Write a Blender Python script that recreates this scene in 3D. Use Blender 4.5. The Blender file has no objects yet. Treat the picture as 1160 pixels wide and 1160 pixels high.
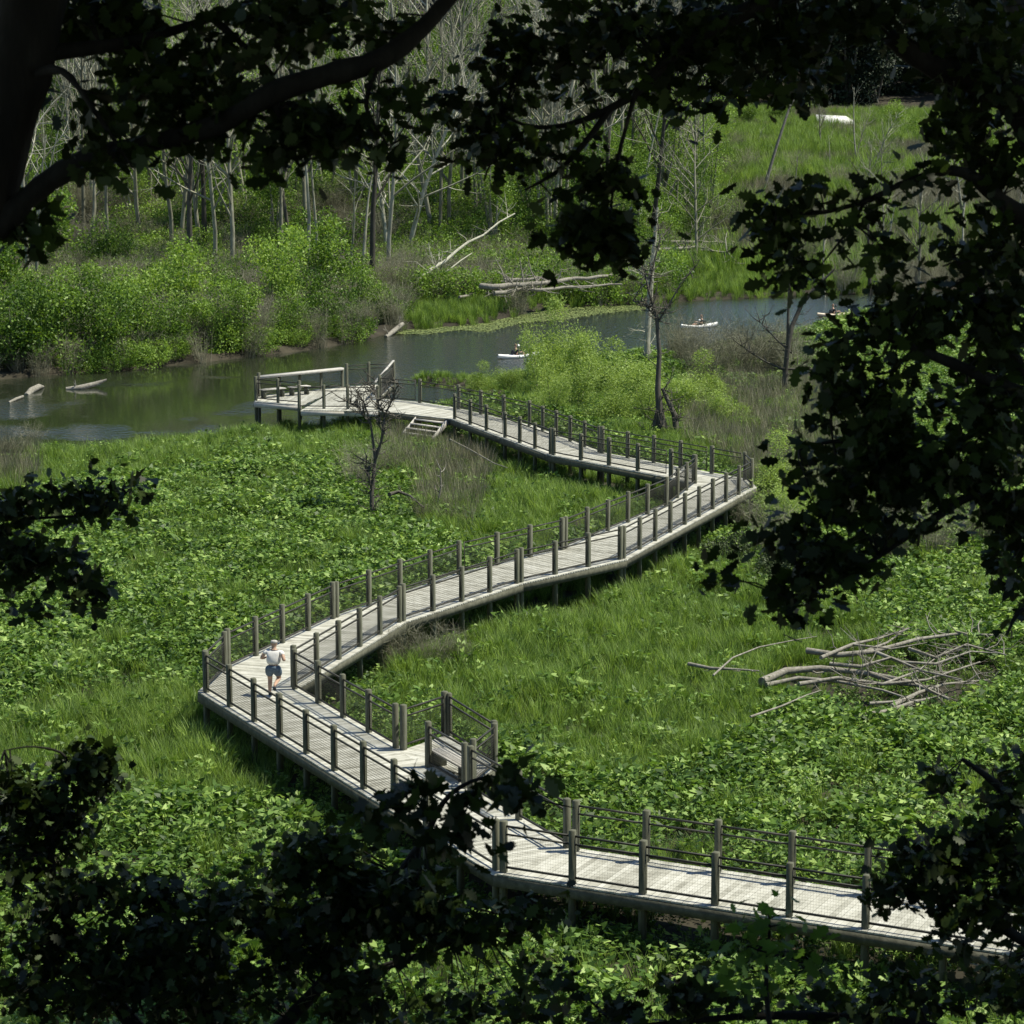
import bpy, math, random
import numpy as np
from mathutils import Vector, Matrix, noise
random.seed(7); rng = np.random.default_rng(7)
S = bpy.context.scene
COL = S.collection
LIB = bpy.data.collections.new('prototypes')          # never linked to the scene
PI = math.pi
# ------------------------------------------------------------------ camera
F, YH, CH = 3000.0, 25.0, 20.0
PITCH = math.atan2(580-YH, F)
cp, sp = math.cos(PITCH), math.sin(PITCH)
def ray(px, py):
    x = px-580; y = 580-py
    return Vector((x, F*cp+y*sp, -F*sp+y*cp))
def G(px, py, z=0.0):                                  # point on the level z seen at the photo position
    d = ray(px, py); k = (CH-z)/-d.z
    return Vector((d.x*k, d.y*k, z))
def W(px, py, D):                                      # point at depth D along the ray
    d = ray(px, py)*(D/F); return Vector((d.x, d.y, CH+d.z))
def proj(P):                                           # numpy (n,3) -> photo pixels
    P = np.asarray(P, float); dz = P[:, 2]-CH
    dep = P[:, 1]*cp-dz*sp; up = P[:, 1]*sp+dz*cp
    return 580+F*P[:, 0]/dep, 580-F*up/dep
cam = bpy.data.cameras.new('camera'); co = bpy.data.objects.new('camera', cam); COL.objects.link(co)
co.location = (0, 0, CH); co.rotation_euler = (PI/2-PITCH, 0, 0)
cam.sensor_width = 36; cam.lens = 36*F/1160; cam.clip_end = 5000; cam.clip_start = .5
cam.dof.use_dof = True; cam.dof.focus_distance = 85; cam.dof.aperture_fstop = 9
S.camera = co
# ------------------------------------------------------------------ tags
def tag(o, label=None, cat=None, group=None, kind=None):
    if label: o['label'] = label
    if cat: o['category'] = cat
    if group: o['group'] = group
    if kind: o['kind'] = kind
    return o
def empty(name, loc, rz=0, label=None, cat=None, group=None):
    o = bpy.data.objects.new(name, None); COL.objects.link(o); o.empty_display_size = .2
    o.location = loc; o.rotation_euler = (0, 0, rz); tag(o, label, cat, group); return o
# ------------------------------------------------------------------ mesh builder
class MB:
    def __init__(s): s.v = []; s.f = {}; s.n = 0; s.mi = {}
    def add(s, verts, faces, m=0):
        verts = np.asarray(verts, float).reshape(-1, 3); faces = np.asarray(faces, int)
        k = faces.shape[1]; s.v.append(verts)
        s.f.setdefault(k, []).append(faces+s.n); s.mi.setdefault(k, []).append(np.full(len(faces), m))
        s.n += len(verts)
    def mesh(s, name, mats, smooth=False):
        me = bpy.data.meshes.new(name)
        V = np.concatenate(s.v) if s.v else np.zeros((0, 3))
        me.vertices.add(len(V)); me.vertices.foreach_set('co', V.astype(np.float32).ravel())
        loops = []; tot = []; mi = []
        for k in s.f:
            a = np.concatenate(s.f[k]); loops.append(a.ravel()); tot.append(np.full(len(a), k)); mi.append(np.concatenate(s.mi[k]))
        loops = np.concatenate(loops); tot = np.concatenate(tot); mi = np.concatenate(mi)
        st = np.concatenate([[0], np.cumsum(tot)[:-1]])
        me.loops.add(len(loops)); me.loops.foreach_set('vertex_index', loops.astype(np.int32))
        me.polygons.add(len(tot)); me.polygons.foreach_set('loop_start', st.astype(np.int32))
        me.polygons.foreach_set('material_index', mi.astype(np.int32))
        if smooth: me.polygons.foreach_set('use_smooth', np.ones(len(tot), bool))
        for m in (mats if isinstance(mats, (list, tuple)) else [mats]): me.materials.append(m)
        me.update(calc_edges=True); me.validate()
        return me
    def obj(s, name, mats, parent=None, smooth=False, coll=None, loc=None):
        o = bpy.data.objects.new(name, s.mesh(name, mats, smooth)); (coll or COL).objects.link(o)
        if parent is not None: o.parent = parent
        if loc is not None: o.location = loc
        return o
    # shapes
    def box(s, a, b, w, h, m=0, up=Vector((0, 0, 1)), z0=None):
        """bar from a to b, width w across, height h centred"""
        a = Vector(a); b = Vector(b); d = (b-a).normalized()
        if abs(d.dot(up)) > .98: up = Vector((0, 1, 0))
        x = d.cross(up).normalized()*w/2; y = x.cross(d).normalized()*h/2
        v = []
        for p in (a, b):
            for q in (-x-y, x-y, x+y, -x+y): v.append(p+q)
        s.add([tuple(p) for p in v], [(0, 1, 2, 3), (7, 6, 5, 4), (0, 4, 5, 1), (1, 5, 6, 2), (2, 6, 7, 3), (3, 7, 4, 0)], m)
    def post(s, p, z0, z1, w, rz, m=0, ch=.012):
        c, n = math.cos(rz), math.sin(rz); v = []
        def ring(z, w):
            for x, y in ((-w, -w), (w, -w), (w, w), (-w, w)): v.append((p[0]+x*c-y*n, p[1]+x*n+y*c, z))
        ring(z0, w/2); ring(z1-ch*1.5, w/2); ring(z1, w/2-ch)
        f = []
        for r in (0, 4):
            for i in range(4): f.append((r+i, r+(i+1) % 4, r+4+(i+1) % 4, r+4+i))
        f += [(8, 9, 10, 11), (3, 2, 1, 0)]; s.add(v, f, m)
    def tube(s, pts, rad, sides=6, m=0):
        P = np.array([tuple(p) for p in pts], float); n = len(P)
        R = np.broadcast_to(np.asarray(rad, float), (n,))
        T = np.gradient(P, axis=0); T /= np.linalg.norm(T, axis=1)[:, None]+1e-9
        ref = np.array([0., 0, 1]) if abs(T[0, 2]) < .9 else np.array([1., 0, 0])
        A = np.cross(T, ref); A /= np.linalg.norm(A, axis=1)[:, None]+1e-9; B = np.cross(T, A)
        an = np.arange(sides)*2*PI/sides
        V = P[:, None]+R[:, None, None]*(np.cos(an)[None, :, None]*A[:, None]+np.sin(an)[None, :, None]*B[:, None])
        i = np.arange(n-1)[:, None]*sides; j = np.arange(sides)[None]; k = (np.arange(sides)+1)[None] % sides
        s.add(V.reshape(-1, 3), np.stack([i+j, i+k, i+sides+k, i+sides+j], -1).reshape(-1, 4), m)
        if sides >= 4:
            s.add(V[-1], [tuple(range(sides))], m); s.add(V[0], [tuple(range(sides))[::-1]], m)
    def leafset(s, C, size, out, m=0, wid=.5, tiltup=.5, shape=None):
        """n leaves at C (n,3); out direction (n,3) of the midrib; shape (k,2) outline in leaf coords"""
        C = np.asarray(C, float); n = len(C); size = np.broadcast_to(size, (n,))
        if shape is None: shape = np.array([[0, 0], [wid*.5, .45], [0, 1], [-wid*.5, .45]])
        T = out/(np.linalg.norm(out, axis=1)[:, None]+1e-9)
        N = rng.normal(size=(n, 3))*(1-tiltup)+np.array([0, 0, 1.])*tiltup
        X = np.cross(T, N); X /= np.linalg.norm(X, axis=1)[:, None]+1e-9
        k = len(shape)
        V = C[:, None]+size[:, None, None]*(shape[None, :, 0, None]*X[:, None]+shape[None, :, 1, None]*T[:, None])
        # slight cupping
        Nn = np.cross(X, T)
        V += (size[:, None]*(np.abs(shape[None, :, 0])**1)*.35)[..., None]*Nn[:, None]*rng.choice([-1, 1], (n, 1, 1))*.6
        s.add(V.reshape(-1, 3), np.arange(n*k).reshape(n, k), m)
def dirs(n, up=0., rad=1.):
    d = rng.normal(size=(n, 3)); d /= np.linalg.norm(d, axis=1)[:, None]; d[:, 2] = d[:, 2]*rad+up
    return d/np.linalg.norm(d, axis=1)[:, None]
MAPLE = np.array([[0, -.05], [.16, .02], [.42, .02], [.30, .2], [.56, .48], [.25, .5], [.22, .66], [0, 1.02], [-.22, .66], [-.25, .5], [-.56, .48], [-.3, .2], [-.42, .02], [-.16, .02]])
MAPLE[:, 1] += .05
OAK = np.array([[0, 0], [.07, .12], [.22, .16], [.16, .3], [.34, .42], [.2, .5], [.38, .68], [.2, .72], [.2, .88], [0, 1], [-.17, .9], [-.2, .72], [-.36, .62], [-.18, .5], [-.33, .38], [-.15, .3], [-.2, .14], [-.07, .1]])
# ------------------------------------------------------------------ materials
def mat(name, ramp, scale=4, rough=.8, island=0., bump=0., detail=6, coord='Object', stretch=(1, 1, 1), transl=0., objrand=0., spec=.3, bumpscale=None, hue=0.):
    m = bpy.data.materials.new(name); m.use_nodes = True; nt = m.node_tree; nt.nodes.clear(); N = nt.nodes.new; L = nt.links.new
    out = N('ShaderNodeOutputMaterial'); b = N('ShaderNodeBsdfPrincipled'); b.inputs['Roughness'].default_value = rough
    b.inputs['Specular IOR Level'].default_value = spec
    tc = N('ShaderNodeTexCoord'); mp = N('ShaderNodeMapping'); mp.inputs['Scale'].default_value = stretch
    L(tc.outputs[coord], mp.inputs[0])
    no = N('ShaderNodeTexNoise'); no.inputs['Scale'].default_value = scale; no.inputs['Detail'].default_value = detail; no.inputs['Roughness'].default_value = .65
    L(mp.outputs[0], no.inputs['Vector'])
    fac = no.outputs['Fac']
    def addv(fac, src, k):
        a = N('ShaderNodeMath'); a.operation = 'MULTIPLY_ADD'; a.inputs[1].default_value = k; a.inputs[2].default_value = -k/2
        L(src, a.inputs[0]); c = N('ShaderNodeMath'); c.operation = 'ADD'; L(fac, c.inputs[0]); L(a.outputs[0], c.inputs[1]); return c.outputs[0]
    if island:
        ge = N('ShaderNodeNewGeometry'); fac = addv(fac, ge.outputs['Random Per Island'], island)
    if objrand:
        oi = N('ShaderNodeObjectInfo'); fac = addv(fac, oi.outputs['Random'], objrand)
    cr = N('ShaderNodeValToRGB'); L(fac, cr.inputs[0])
    n = len(ramp)
    while len(cr.color_ramp.elements) < n: cr.color_ramp.elements.new(.5)
    for i, c in enumerate(ramp):
        e = cr.color_ramp.elements[i]; e.position = .22+.56*i/(n-1) if len(c) == 3 else c[3]; e.color = (*c[:3], 1)
    L(cr.outputs[0], b.inputs['Base Color'])
    if bump:
        n2 = N('ShaderNodeTexNoise'); n2.inputs['Scale'].default_value = bumpscale or scale*3; n2.inputs['Detail'].default_value = 5; L(mp.outputs[0], n2.inputs['Vector'])
        bp = N('ShaderNodeBump'); bp.inputs['Strength'].default_value = bump; bp.inputs['Distance'].default_value = .02; L(n2.outputs['Fac'], bp.inputs['Height']); L(bp.outputs[0], b.inputs['Normal'])
    sh = b.outputs[0]
    if transl:
        t = N('ShaderNodeBsdfTranslucent'); hs = N('ShaderNodeHueSaturation'); hs.inputs['Value'].default_value = 1.5; hs.inputs['Hue'].default_value = .492; hs.inputs['Saturation'].default_value = 1.1
        L(cr.outputs[0], hs.inputs['Color']); L(hs.outputs[0], t.inputs[0]); mx = N('ShaderNodeMixShader'); mx.inputs[0].default_value = transl
        L(sh, mx.inputs[1]); L(t.outputs[0], mx.inputs[2]); sh = mx.outputs[0]
    L(sh, out.inputs[0]); return m
M = {}
M['arum'] = mat('arum_leaf', [(.035, .075, .012), (.135, .24, .042), (.35, .48, .13)], 1.2, .5, .6, transl=.3, objrand=.35, spec=.25)
M['grass'] = mat('grass_blade', [(.05, .095, .016), (.135, .23, .04), (.27, .385, .085)], 1.5, .5, .6, transl=.35, objrand=.4)
M['drygrass'] = mat('dry_grass', [(.10, .11, .05), (.2, .19, .12), (.3, .28, .2)], 2, .7, .6, transl=.15)
M['shrub'] = mat('shrub_leaf', [(.04, .085, .012), (.125, .22, .03), (.25, .37, .07)], .6, .5, .5, transl=.3, objrand=.4, spec=.25)
M['willow'] = mat('willow_leaf', [(.13, .19, .035), (.24, .34, .07), (.35, .46, .13)], .8, .5, .4, transl=.35, objrand=.2)
M['olive'] = mat('olive_leaf', [(.035, .05, .02), (.06, .085, .03), (.09, .12, .05)], .6, .6, .5, transl=.15, objrand=.3)
M['conifer'] = mat('conifer_leaf', [(.012, .022, .01), (.025, .04, .016), (.04, .06, .025)], .5, .6, .5, objrand=.3)
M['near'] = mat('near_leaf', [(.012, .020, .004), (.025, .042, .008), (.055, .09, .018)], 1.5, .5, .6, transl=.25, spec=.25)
M['sprout'] = mat('sprout_leaf', [(.06, .12, .02), (.1, .19, .035), (.14, .26, .05)], 1.5, .5, .4, transl=.35, spec=.3)
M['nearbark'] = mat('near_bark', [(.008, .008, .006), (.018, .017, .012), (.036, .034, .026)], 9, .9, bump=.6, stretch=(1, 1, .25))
M['greybark'] = mat('grey_bark', [(.12, .118, .08), (.26, .255, .19), (.45, .445, .36)], 5, .85, .3, bump=.4, stretch=(1, 1, .3), objrand=.3)
M['darkbark'] = mat('dark_bark', [(.03, .027, .02), (.065, .06, .048), (.12, .11, .09)], 5, .9, .2, bump=.5, stretch=(1, 1, .3), objrand=.3)
M['twig'] = mat('twig', [(.085, .085, .05), (.18, .178, .11), (.34, .335, .24)], 1.2, .85, .5, objrand=.3)
M['drift'] = mat('driftwood', [(.09, .08, .06), (.21, .195, .16), (.37, .35, .30)], 8, .8, .25, bump=.5)
M['deck'] = mat('deck_board', [(.23, .225, .185), (.40, .395, .34), (.53, .525, .47)], 2.2, .75, .35, bump=.25, spec=.2)
M['post'] = mat('weathered_post', [(.055, .057, .038), (.115, .118, .084), (.20, .203, .155)], 6, .8, .3, bump=.4, stretch=(1, 1, .2), spec=.2)
M['beam'] = mat('weathered_beam', [(.045, .045, .03), (.09, .09, .065), (.155, .153, .115)], 5, .8, .25, bump=.4, spec=.2)
M['pale'] = mat('pale_timber', [(.34, .325, .29), (.45, .43, .39), (.55, .53, .49)], 5, .75, .2, bump=.3)
M['rail'] = mat('dark_rail', [(.02, .02, .015), (.035, .034, .026), (.06, .056, .045)], 8, .55, .2)
M['white'] = mat('white_plastic', [(.7, .7, .67), (.76, .76, .73), (.8, .8, .78)], 3, .35)
M['tan'] = mat('pale_orange_plastic', [(.5, .42, .3), (.6, .5, .38), (.65, .56, .42)], 3, .4)
M['cloth_dark'] = mat('dark_cloth', [(.015, .018, .02), (.03, .035, .04), (.05, .055, .06)], 9, .9)
M['shirt'] = mat('pale_shirt', [(.6, .58, .54), (.68, .66, .62), (.74, .72, .68)], 7, .9)
M['shorts'] = mat('blue_grey_shorts', [(.05, .07, .09), (.09, .13, .17), (.16, .22, .3)], 9, .85)
M['skin'] = mat('skin', [(.36, .22, .15), (.42, .27, .19), (.48, .32, .23)], 9, .55)
M['hair'] = mat('grey_hair', [(.3, .28, .25), (.42, .4, .37), (.5, .48, .45)], 30, .8)
M['hairdark'] = mat('dark_hair', [(.02, .015, .01), (.03, .025, .02), (.05, .04, .03)], 30, .8)
M['weed'] = mat('floating_weed', [(.07, .10, .03), (.14, .18, .055), (.22, .26, .09)], 1.5, .6, .5)
M['slab'] = mat('white_slab', [(.62, .61, .58), (.7, .69, .66), (.76, .75, .73)], .8, .7)
def ground_mat():
    m = mat('ground', [(.012, .011, .007), (.03, .026, .016), (.07, .06, .04)], .8, .95, bump=.6, detail=10, bumpscale=6); return m
M['ground'] = ground_mat()
def water_mat():
    m = bpy.data.materials.new('river_water'); m.use_nodes = True; nt = m.node_tree; nt.nodes.clear(); N = nt.nodes.new; L = nt.links.new
    out = N('ShaderNodeOutputMaterial'); b = N('ShaderNodeBsdfPrincipled')
    b.inputs['Base Color'].default_value = (.02, .025, .014, 1); b.inputs['Roughness'].default_value = .04; b.inputs['IOR'].default_value = 2.0
    tc = N('ShaderNodeTexCoord'); mp = N('ShaderNodeMapping'); mp.inputs['Scale'].default_value = (1, .8, 1); L(tc.outputs['Object'], mp.inputs[0])
    n1 = N('ShaderNodeTexNoise'); n1.inputs['Scale'].default_value = 3.2; n1.inputs['Detail'].default_value = 4; L(mp.outputs[0], n1.inputs['Vector'])
    sx = N('ShaderNodeSeparateXYZ'); L(tc.outputs['Object'], sx.inputs[0])
    mr = N('ShaderNodeMapRange'); mr.inputs['From Min'].default_value = -13; mr.inputs['From Max'].default_value = -5; mr.inputs['To Min'].default_value = .06; mr.inputs['To Max'].default_value = 1; L(sx.outputs['X'], mr.inputs[0])
    bp = N('ShaderNodeBump'); bp.inputs['Distance'].default_value = .13; L(n1.outputs['Fac'], bp.inputs['Height'])
    n3 = N('ShaderNodeTexNoise'); n3.inputs['Scale'].default_value = .16; L(tc.outputs['Object'], n3.inputs['Vector'])
    m3 = N('ShaderNodeMapRange'); m3.inputs['From Min'].default_value = .54; m3.inputs['From Max'].default_value = .68; m3.inputs['To Max'].default_value = .9; L(n3.outputs['Fac'], m3.inputs[0])
    ad = N('ShaderNodeMath'); ad.operation = 'ADD'; ad.use_clamp = True; L(mr.outputs[0], ad.inputs[0]); L(m3.outputs[0], ad.inputs[1]); L(ad.outputs[0], bp.inputs['Strength'])
    L(bp.outputs[0], b.inputs['Normal']); L(b.outputs[0], out.inputs[0]); return m
M['water'] = water_mat()
# ------------------------------------------------------------------ river outline and terrain
ZM, ZW = -1.5, -1.85
near_px = [(-900, 640), (-150, 532), (0, 524), (60, 521), (120, 517), (200, 508), (260, 499), (300, 491), (350, 483), (420, 477), (470, 466), (520, 461), (530, 447), (500, 440), (470, 436), (456, 430),
           (470, 427), (520, 430), (570, 430), (610, 422), (650, 415), (700, 412), (740, 408), (800, 404), (850, 400), (885, 388), (930, 372), (1000, 356), (1200, 346), (1700, 344)]
far_px = [(1700, 318), (1200, 326), (1000, 333), (870, 338), (800, 341), (720, 345), (650, 349), (600, 356), (560, 366), (520, 371), (470, 374), (440, 380), (400, 390), (340, 400), (290, 405), (230, 412), (150, 421), (60, 426), (0, 432), (-150, 440), (-900, 470)]
RIV = np.array([tuple(G(x, y, ZW))[:2] for x, y in near_px+far_px])
def sdist(P, poly):
    """signed distance (negative inside) of points (n,2)"""
    A = poly; B = np.roll(poly, -1, 0); d = np.full(len(P), 1e9); ins = np.zeros(len(P), bool)
    for a, b in zip(A, B):
        ab = b-a; t = np.clip(((P-a)@ab)/(ab@ab), 0, 1); d = np.minimum(d, np.linalg.norm(P-a-t[:, None]*ab, axis=1))
        c = ((a[1] > P[:, 1]) != (b[1] > P[:, 1])) & (P[:, 0] < (b[0]-a[0])*(P[:, 1]-a[1])/(b[1]-a[1]+1e-12)+a[0]); ins ^= c
    return np.where(ins, -d, d)
def sstep(a, b, x): t = np.clip((x-a)/(b-a), 0, 1); return t*t*(3-2*t)
def height(P):
    P = np.asarray(P, float).reshape(-1, 2); x, y = P[:, 0], P[:, 1]
    z = np.full(len(P), ZM)
    z += .10*np.sin(x*.35+1.3)*np.cos(y*.22)+.07*np.sin(x*.9+y*.7)
    d = sdist(P, RIV); z = np.where(d < 3, ZM-1.3+(z-ZM+1.3)*sstep(-1.4, 1.6, d), z)
    # wooded hillside beyond the left part, field to the right stays flat
    w = 1-sstep(.03, .062, x/np.maximum(y, 1)); s0 = 222
    z += w*np.clip(y-s0, 0, 260)*.145*sstep(s0, s0+25, y)
    z += (1-w)*np.clip(y-640, 0, 400)*.10
    # bluff under the camera
    z = np.maximum(z, np.where(y < 60, np.minimum(18.2-.422*y, 18.2), -99))
    return z
def H(x, y): return float(height([[x, y]])[0])
def make_ground():
    ys = np.concatenate([np.linspace(-40, 55, 40), np.arange(57, 100, 1.0), np.arange(100, 235, .9), np.linspace(236, 420, 80), np.linspace(430, 2500, 50)])
    us = np.linspace(-1, 1, 241); us = np.sign(us)*np.abs(us)**1.5
    V = []
    for y in ys:
        hw = 60+abs(y)*.42 if y < 400 else 228+(y-400)*1.0
        V.append(np.stack([us*hw, np.full(241, y)], 1))
    V = np.concatenate(V); Z = height(V); n, m = len(ys), 241
    i = np.arange(n-1)[:, None]*m; j = np.arange(m-1)[None]
    q = np.stack([i+j, i+j+1, i+m+j+1, i+m+j], -1).reshape(-1, 4)
    b = MB(); b.add(np.column_stack([V, Z]), q); tag(b.obj('ground', M['ground'], smooth=True), kind='structure')
make_ground()
b = MB(); b.add([(-400, 80, ZW), (400, 80, ZW), (400, 250, ZW), (-400, 250, ZW)], [(0, 1, 2, 3)])
tag(b.obj('river_water', M['water']), kind='structure')
# ------------------------------------------------------------------ boardwalk
def V2(p): return Vector((p[0], p[1]))
def clip_poly(poly, n, c):                              # keep n.p <= c
    out = []
    for i in range(len(poly)):
        a, b_ = poly[i], poly[(i+1) % len(poly)]; da = a.dot(n)-c; db = b_.dot(n)-c
        if da <= 0: out.append(a)
        if (da < 0) != (db < 0) and abs(da-db) > 1e-9: out.append(a.lerp(b_, da/(da-db)))
    return out
def planks(mb, poly, d, w=.14, gap=.008, z=0, th=.045):
    d = d.normalized(); lo = min(p.dot(d) for p in poly); hi = max(p.dot(d) for p in poly); t = lo; k = 0
    while t < hi:
        q = clip_poly(clip_poly(poly, d, min(t+w-gap, hi)), -d, -t); t += w
        if len(q) < 3: continue
        area = sum(q[i].cross(q[(i+1) % len(q)]) for i in range(len(q)))/2
        if abs(area) < .004: continue
        if area < 0: q = q[::-1]
        n = len(q); dz = random.uniform(-.0035, .0035)
        v = [(p.x, p.y, z+dz) for p in q]+[(p.x, p.y, z+dz-th) for p in q]
        mb.add(v, [tuple(range(n))]); mb.add(v, [tuple(range(2*n-1, n-1, -1))]); mb.add(v, [(i, n+i, n+(i+1) % n, (i+1) % n) for i in range(n)])
def offset_line(pts, off):
    """offset an open polyline to its right-hand side by off (2D)"""
    res = []
    for i, p in enumerate(pts):
        ns = []
        if i > 0: d = (p-pts[i-1]).normalized(); ns.append(Vector((d.y, -d.x)))
        if i < len(pts)-1: d = (pts[i+1]-p).normalized(); ns.append(Vector((d.y, -d.x)))
        n = sum(ns, Vector((0, 0))).normalized(); k = 1/max(n.dot(ns[0]), .45); res.append(p+n*off*k)
    return res
Lpx = [(1260, 1095), (565, 987), (232, 783), (256, 759), (379, 700), (522, 650), (639, 622), (756, 573), (788, 547), (758, 540), (625, 515), (571, 495), (514, 474), (430, 465)]
Rpx = [(1260, 1055), (647, 963), (331, 779), (454, 704), (587.6, 660), (705, 633), (852, 552), (843, 543), (804, 536), (680, 513), (598.6, 482), (518, 463), (474, 456), (428, 452)]
LL = [V2(G(*p)) for p in Lpx]; RR = [V2(G(*p)) for p in Rpx]
LO = offset_line(LL, -.2); RO = offset_line(RR, .2)          # L line has the deck on its right
print('offcheck', (LO[5]-RO[4]).length, (LL[5]-RR[4]).length)
bw = empty('boardwalk', tuple(G(640, 622, ZM)), 0, 'long winding pale plank boardwalk on piles with dark railings crossing the green marsh', 'boardwalk')
INV = Matrix.Translation(-bw.location)
def part(mb, name, mats, parent=bw, **k):
    o = mb.obj(name, mats, parent, **k); 
    if parent is bw: o.matrix_parent_inverse = INV
    elif parent.type == 'EMPTY': o.matrix_parent_inverse = Matrix.Translation(-parent.location)
    return o
secs = [  # (polygon points from the two edges, direction of travel)
    ([LO[0], LO[1], RO[1], RO[0]], LL[1]-LL[0]),
    ([LO[1], LO[2], LO[3], RO[2], RO[1]], LL[2]-LL[1]),
    ([LO[3], LO[4], RO[3], RO[2]], RR[3]-RR[2]),
    ([LO[4], LO[5], RO[4], RO[3]], RR[4]-RR[3]),
    ([LO[5], LO[6], RO[5], RO[4]], RR[5]-RR[4]),
    ([LO[6], LO[7], RO[6], RO[5]], RR[6]-RR[5]),
    ([LO[7], LO[8], RO[8], RO[7], RO[6]], RR[6]-RR[5]),
    ([LO[8], LO[9], RO[9], RO[8]], RR[9]-RR[8]),
    ([LO[9], LO[10], RO[10], RO[9]], LL[10]-LL[9]),
    ([LO[10], LO[11], LO[12], RO[11], RO[10]], LL[11]-LL[10]),
    ([LO[12], LO[13], RO[13], RO[12], RO[11]], LL[13]-LL[12])]
mb = MB()
for poly, d in secs: planks(mb, poly, d)
NK = [V2(G(*p)) for p in ((452, 851), (507, 832), (562, 868), (531, 894))]
planks(mb, NK, NK[1]-NK[0])
part(mb, 'deck', M['deck'])
def beams(mb, line, z0=-.06, z1=-.32, th=.09, off=0.0):
    for a, b_ in zip(line[:-1], line[1:]):
        mb.box((a.x, a.y, (z0+z1)/2), (b_.x, b_.y, (z0+z1)/2), th, z0-z1)
for ln, sg in ((offset_line(LL, -.17), 1), (offset_line(RR, .17), 1)):
    for a, b_ in zip(ln[:-1], ln[1:]):
        mb = MB(); beams(mb, [a, b_]); part(mb, 'edge_beam', M['beam'])
mb = MB(); beams(mb, offset_line(LL, .5), z0=-.07, z1=-.27); beams(mb, offset_line(RR, -.5), z0=-.07, z1=-.27); part(mb, 'joist', M['beam'])
mb = MB(); beams(mb, [NK[0], NK[1], NK[2], NK[3]]); part(mb, 'edge_beam', M['beam'])
ZT, RT, RM, RB = 1.28, 1.15, .95, .13
def rail_span(p, q, parent, mesh=True, rt=RT):
    d = (q-p).normalized(); a = p+d*.07; c = q-d*.07
    mb = MB()
    for z, h in ((rt, .045), (RM, .035), (RB, .045)): mb.box((a.x, a.y, z), (c.x, c.y, z), .045, h)
    if (c-a).length < .15: return
    for e_ in (a, c): mb.box((e_.x, e_.y, RB-.03), (e_.x, e_.y, rt+.03), .03, .03)
    r = part(mb, 'railing_panel', M['rail'], parent)
    if mesh:
        wr = .0024 if a.y < 66 else .007
        mb = MB(); L_ = (c-a).length; n = max(2, int(L_/.065))
        for i in range(n): u = a.lerp(c, (i+.5)/n); mb.box((u.x, u.y, RB), (u.x, u.y, RM), wr, wr)
        for k in range(12): z = RB+(RM-RB)*(k+.5)/12; mb.box((a.x, a.y, z), (c.x, c.y, z), wr, wr)
        w = mb.obj('wire_mesh', M['rail'], r)
postc = [0]
def place_post(p, parent, dirv, zt=ZT, w=.145):
    mb = MB(); rz = math.atan2(dirv.y, dirv.x)+random.uniform(-.03, .03)
    zb = H(p.x, p.y)-.3
    mb.post((0, 0), zb, zt+random.uniform(-.03, .03), w*random.uniform(.95, 1.05), rz)
    o = mb.obj('post', M['post'], parent, loc=(p.x, p.y, 0)); o.matrix_parent_inverse = Matrix.Translation(-parent.location)
    postc[0] += 1
def rail_line(line, parent, spacing=1.93, skip=(), double=(), meshf=True):
    for i, (a, b_) in enumerate(zip(line[:-1], line[1:])):
        L_ = (b_-a).length; d = (b_-a).normalized(); a2 = a+d*.13; b2 = b_-d*.13
        n = max(1, round(((b2-a2).length)/spacing)); prev = None
        for k in range(n+1):
            p = a2.lerp(b2, k/n) if L_ > .9 else a.lerp(b_, .5)
            px, py = proj([[p.x, p.y, 0]])
            if px[0] > 1215: prev = None; continue
            if (i, k) in skip: prev = None; continue
            if k == 0 and i > 0 and i not in double: place = False
            else: place = True
            if place: place_post(p, parent, d)
            if prev is not None: rail_span(prev, p, parent)
            prev = p
            if L_ <= .9: break
rail_line(LL[:13], bw, double=(1, 2, 3, 4, 6, 8, 10), skip=())
rail_line(RR[:2], bw); 
# far side of B: railing broken where the seating bay opens
B0, B1 = RR[1], RR[2]
def onB(x):                                             # point of B's far edge at photo column x
    lo, hi = 0., 1.
    for _ in range(30):
        m_ = (lo+hi)/2; p = B0.lerp(B1, m_); X = proj([[p.x, p.y, 0]])[0][0]
        if X > x: lo = m_
        else: hi = m_
    return B0.lerp(B1, lo)
rail_line([onB(645), onB(585), onB(531)], bw, spacing=2.1, double=())
rail_line([onB(529), onB(483)], bw, spacing=2.0)
rail_line([onB(450.5), onB(332)], bw)
rail_line([NK[0]+(NK[1]-NK[0])*.03, NK[1], NK[2], NK[3]+(NK[2]-NK[3])*.1], bw, spacing=2.3, double=(1, 2))
rail_line(RR[2:], bw, double=(0, 1, 2, 3, 4, 7))
print('posts', postc)
# bench in the bay
def bench(label, p0, p1, z=0):
    d = (p1-p0).normalized(); n = Vector((-d.y, d.x)); c = (p0+p1)/2
    e = empty('bench', (c.x, c.y, z), 0, label, 'bench'); mb = MB(); h = (p1-p0).length/2
    for k in range(4):
        o = n*(-.18+.12*k); mb.box((d.x*-h+o.x, d.y*-h+o.y, .44), (d.x*h+o.x, d.y*h+o.y, .44), .105, .045)
    mb.obj('seat', M['pale'], e)
    for s in (-1, 1):
        mb = MB(); q = d*(h-.15)*s; mb.box((q.x-n.x*.2, q.y-n.y*.2, .21), (q.x+n.x*.2, q.y+n.y*.2, .21), .1, .418); mb.obj('leg', M['post'], e)
    return e
pa, pb = onB(489), onB(524); nn = Vector((NK[2].x-NK[3].x, NK[2].y-NK[3].y)).normalized()
bench('plain wooden bench in the railed bay beside the boardwalk', pa+nn*.45, pb+nn*.45)
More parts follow.
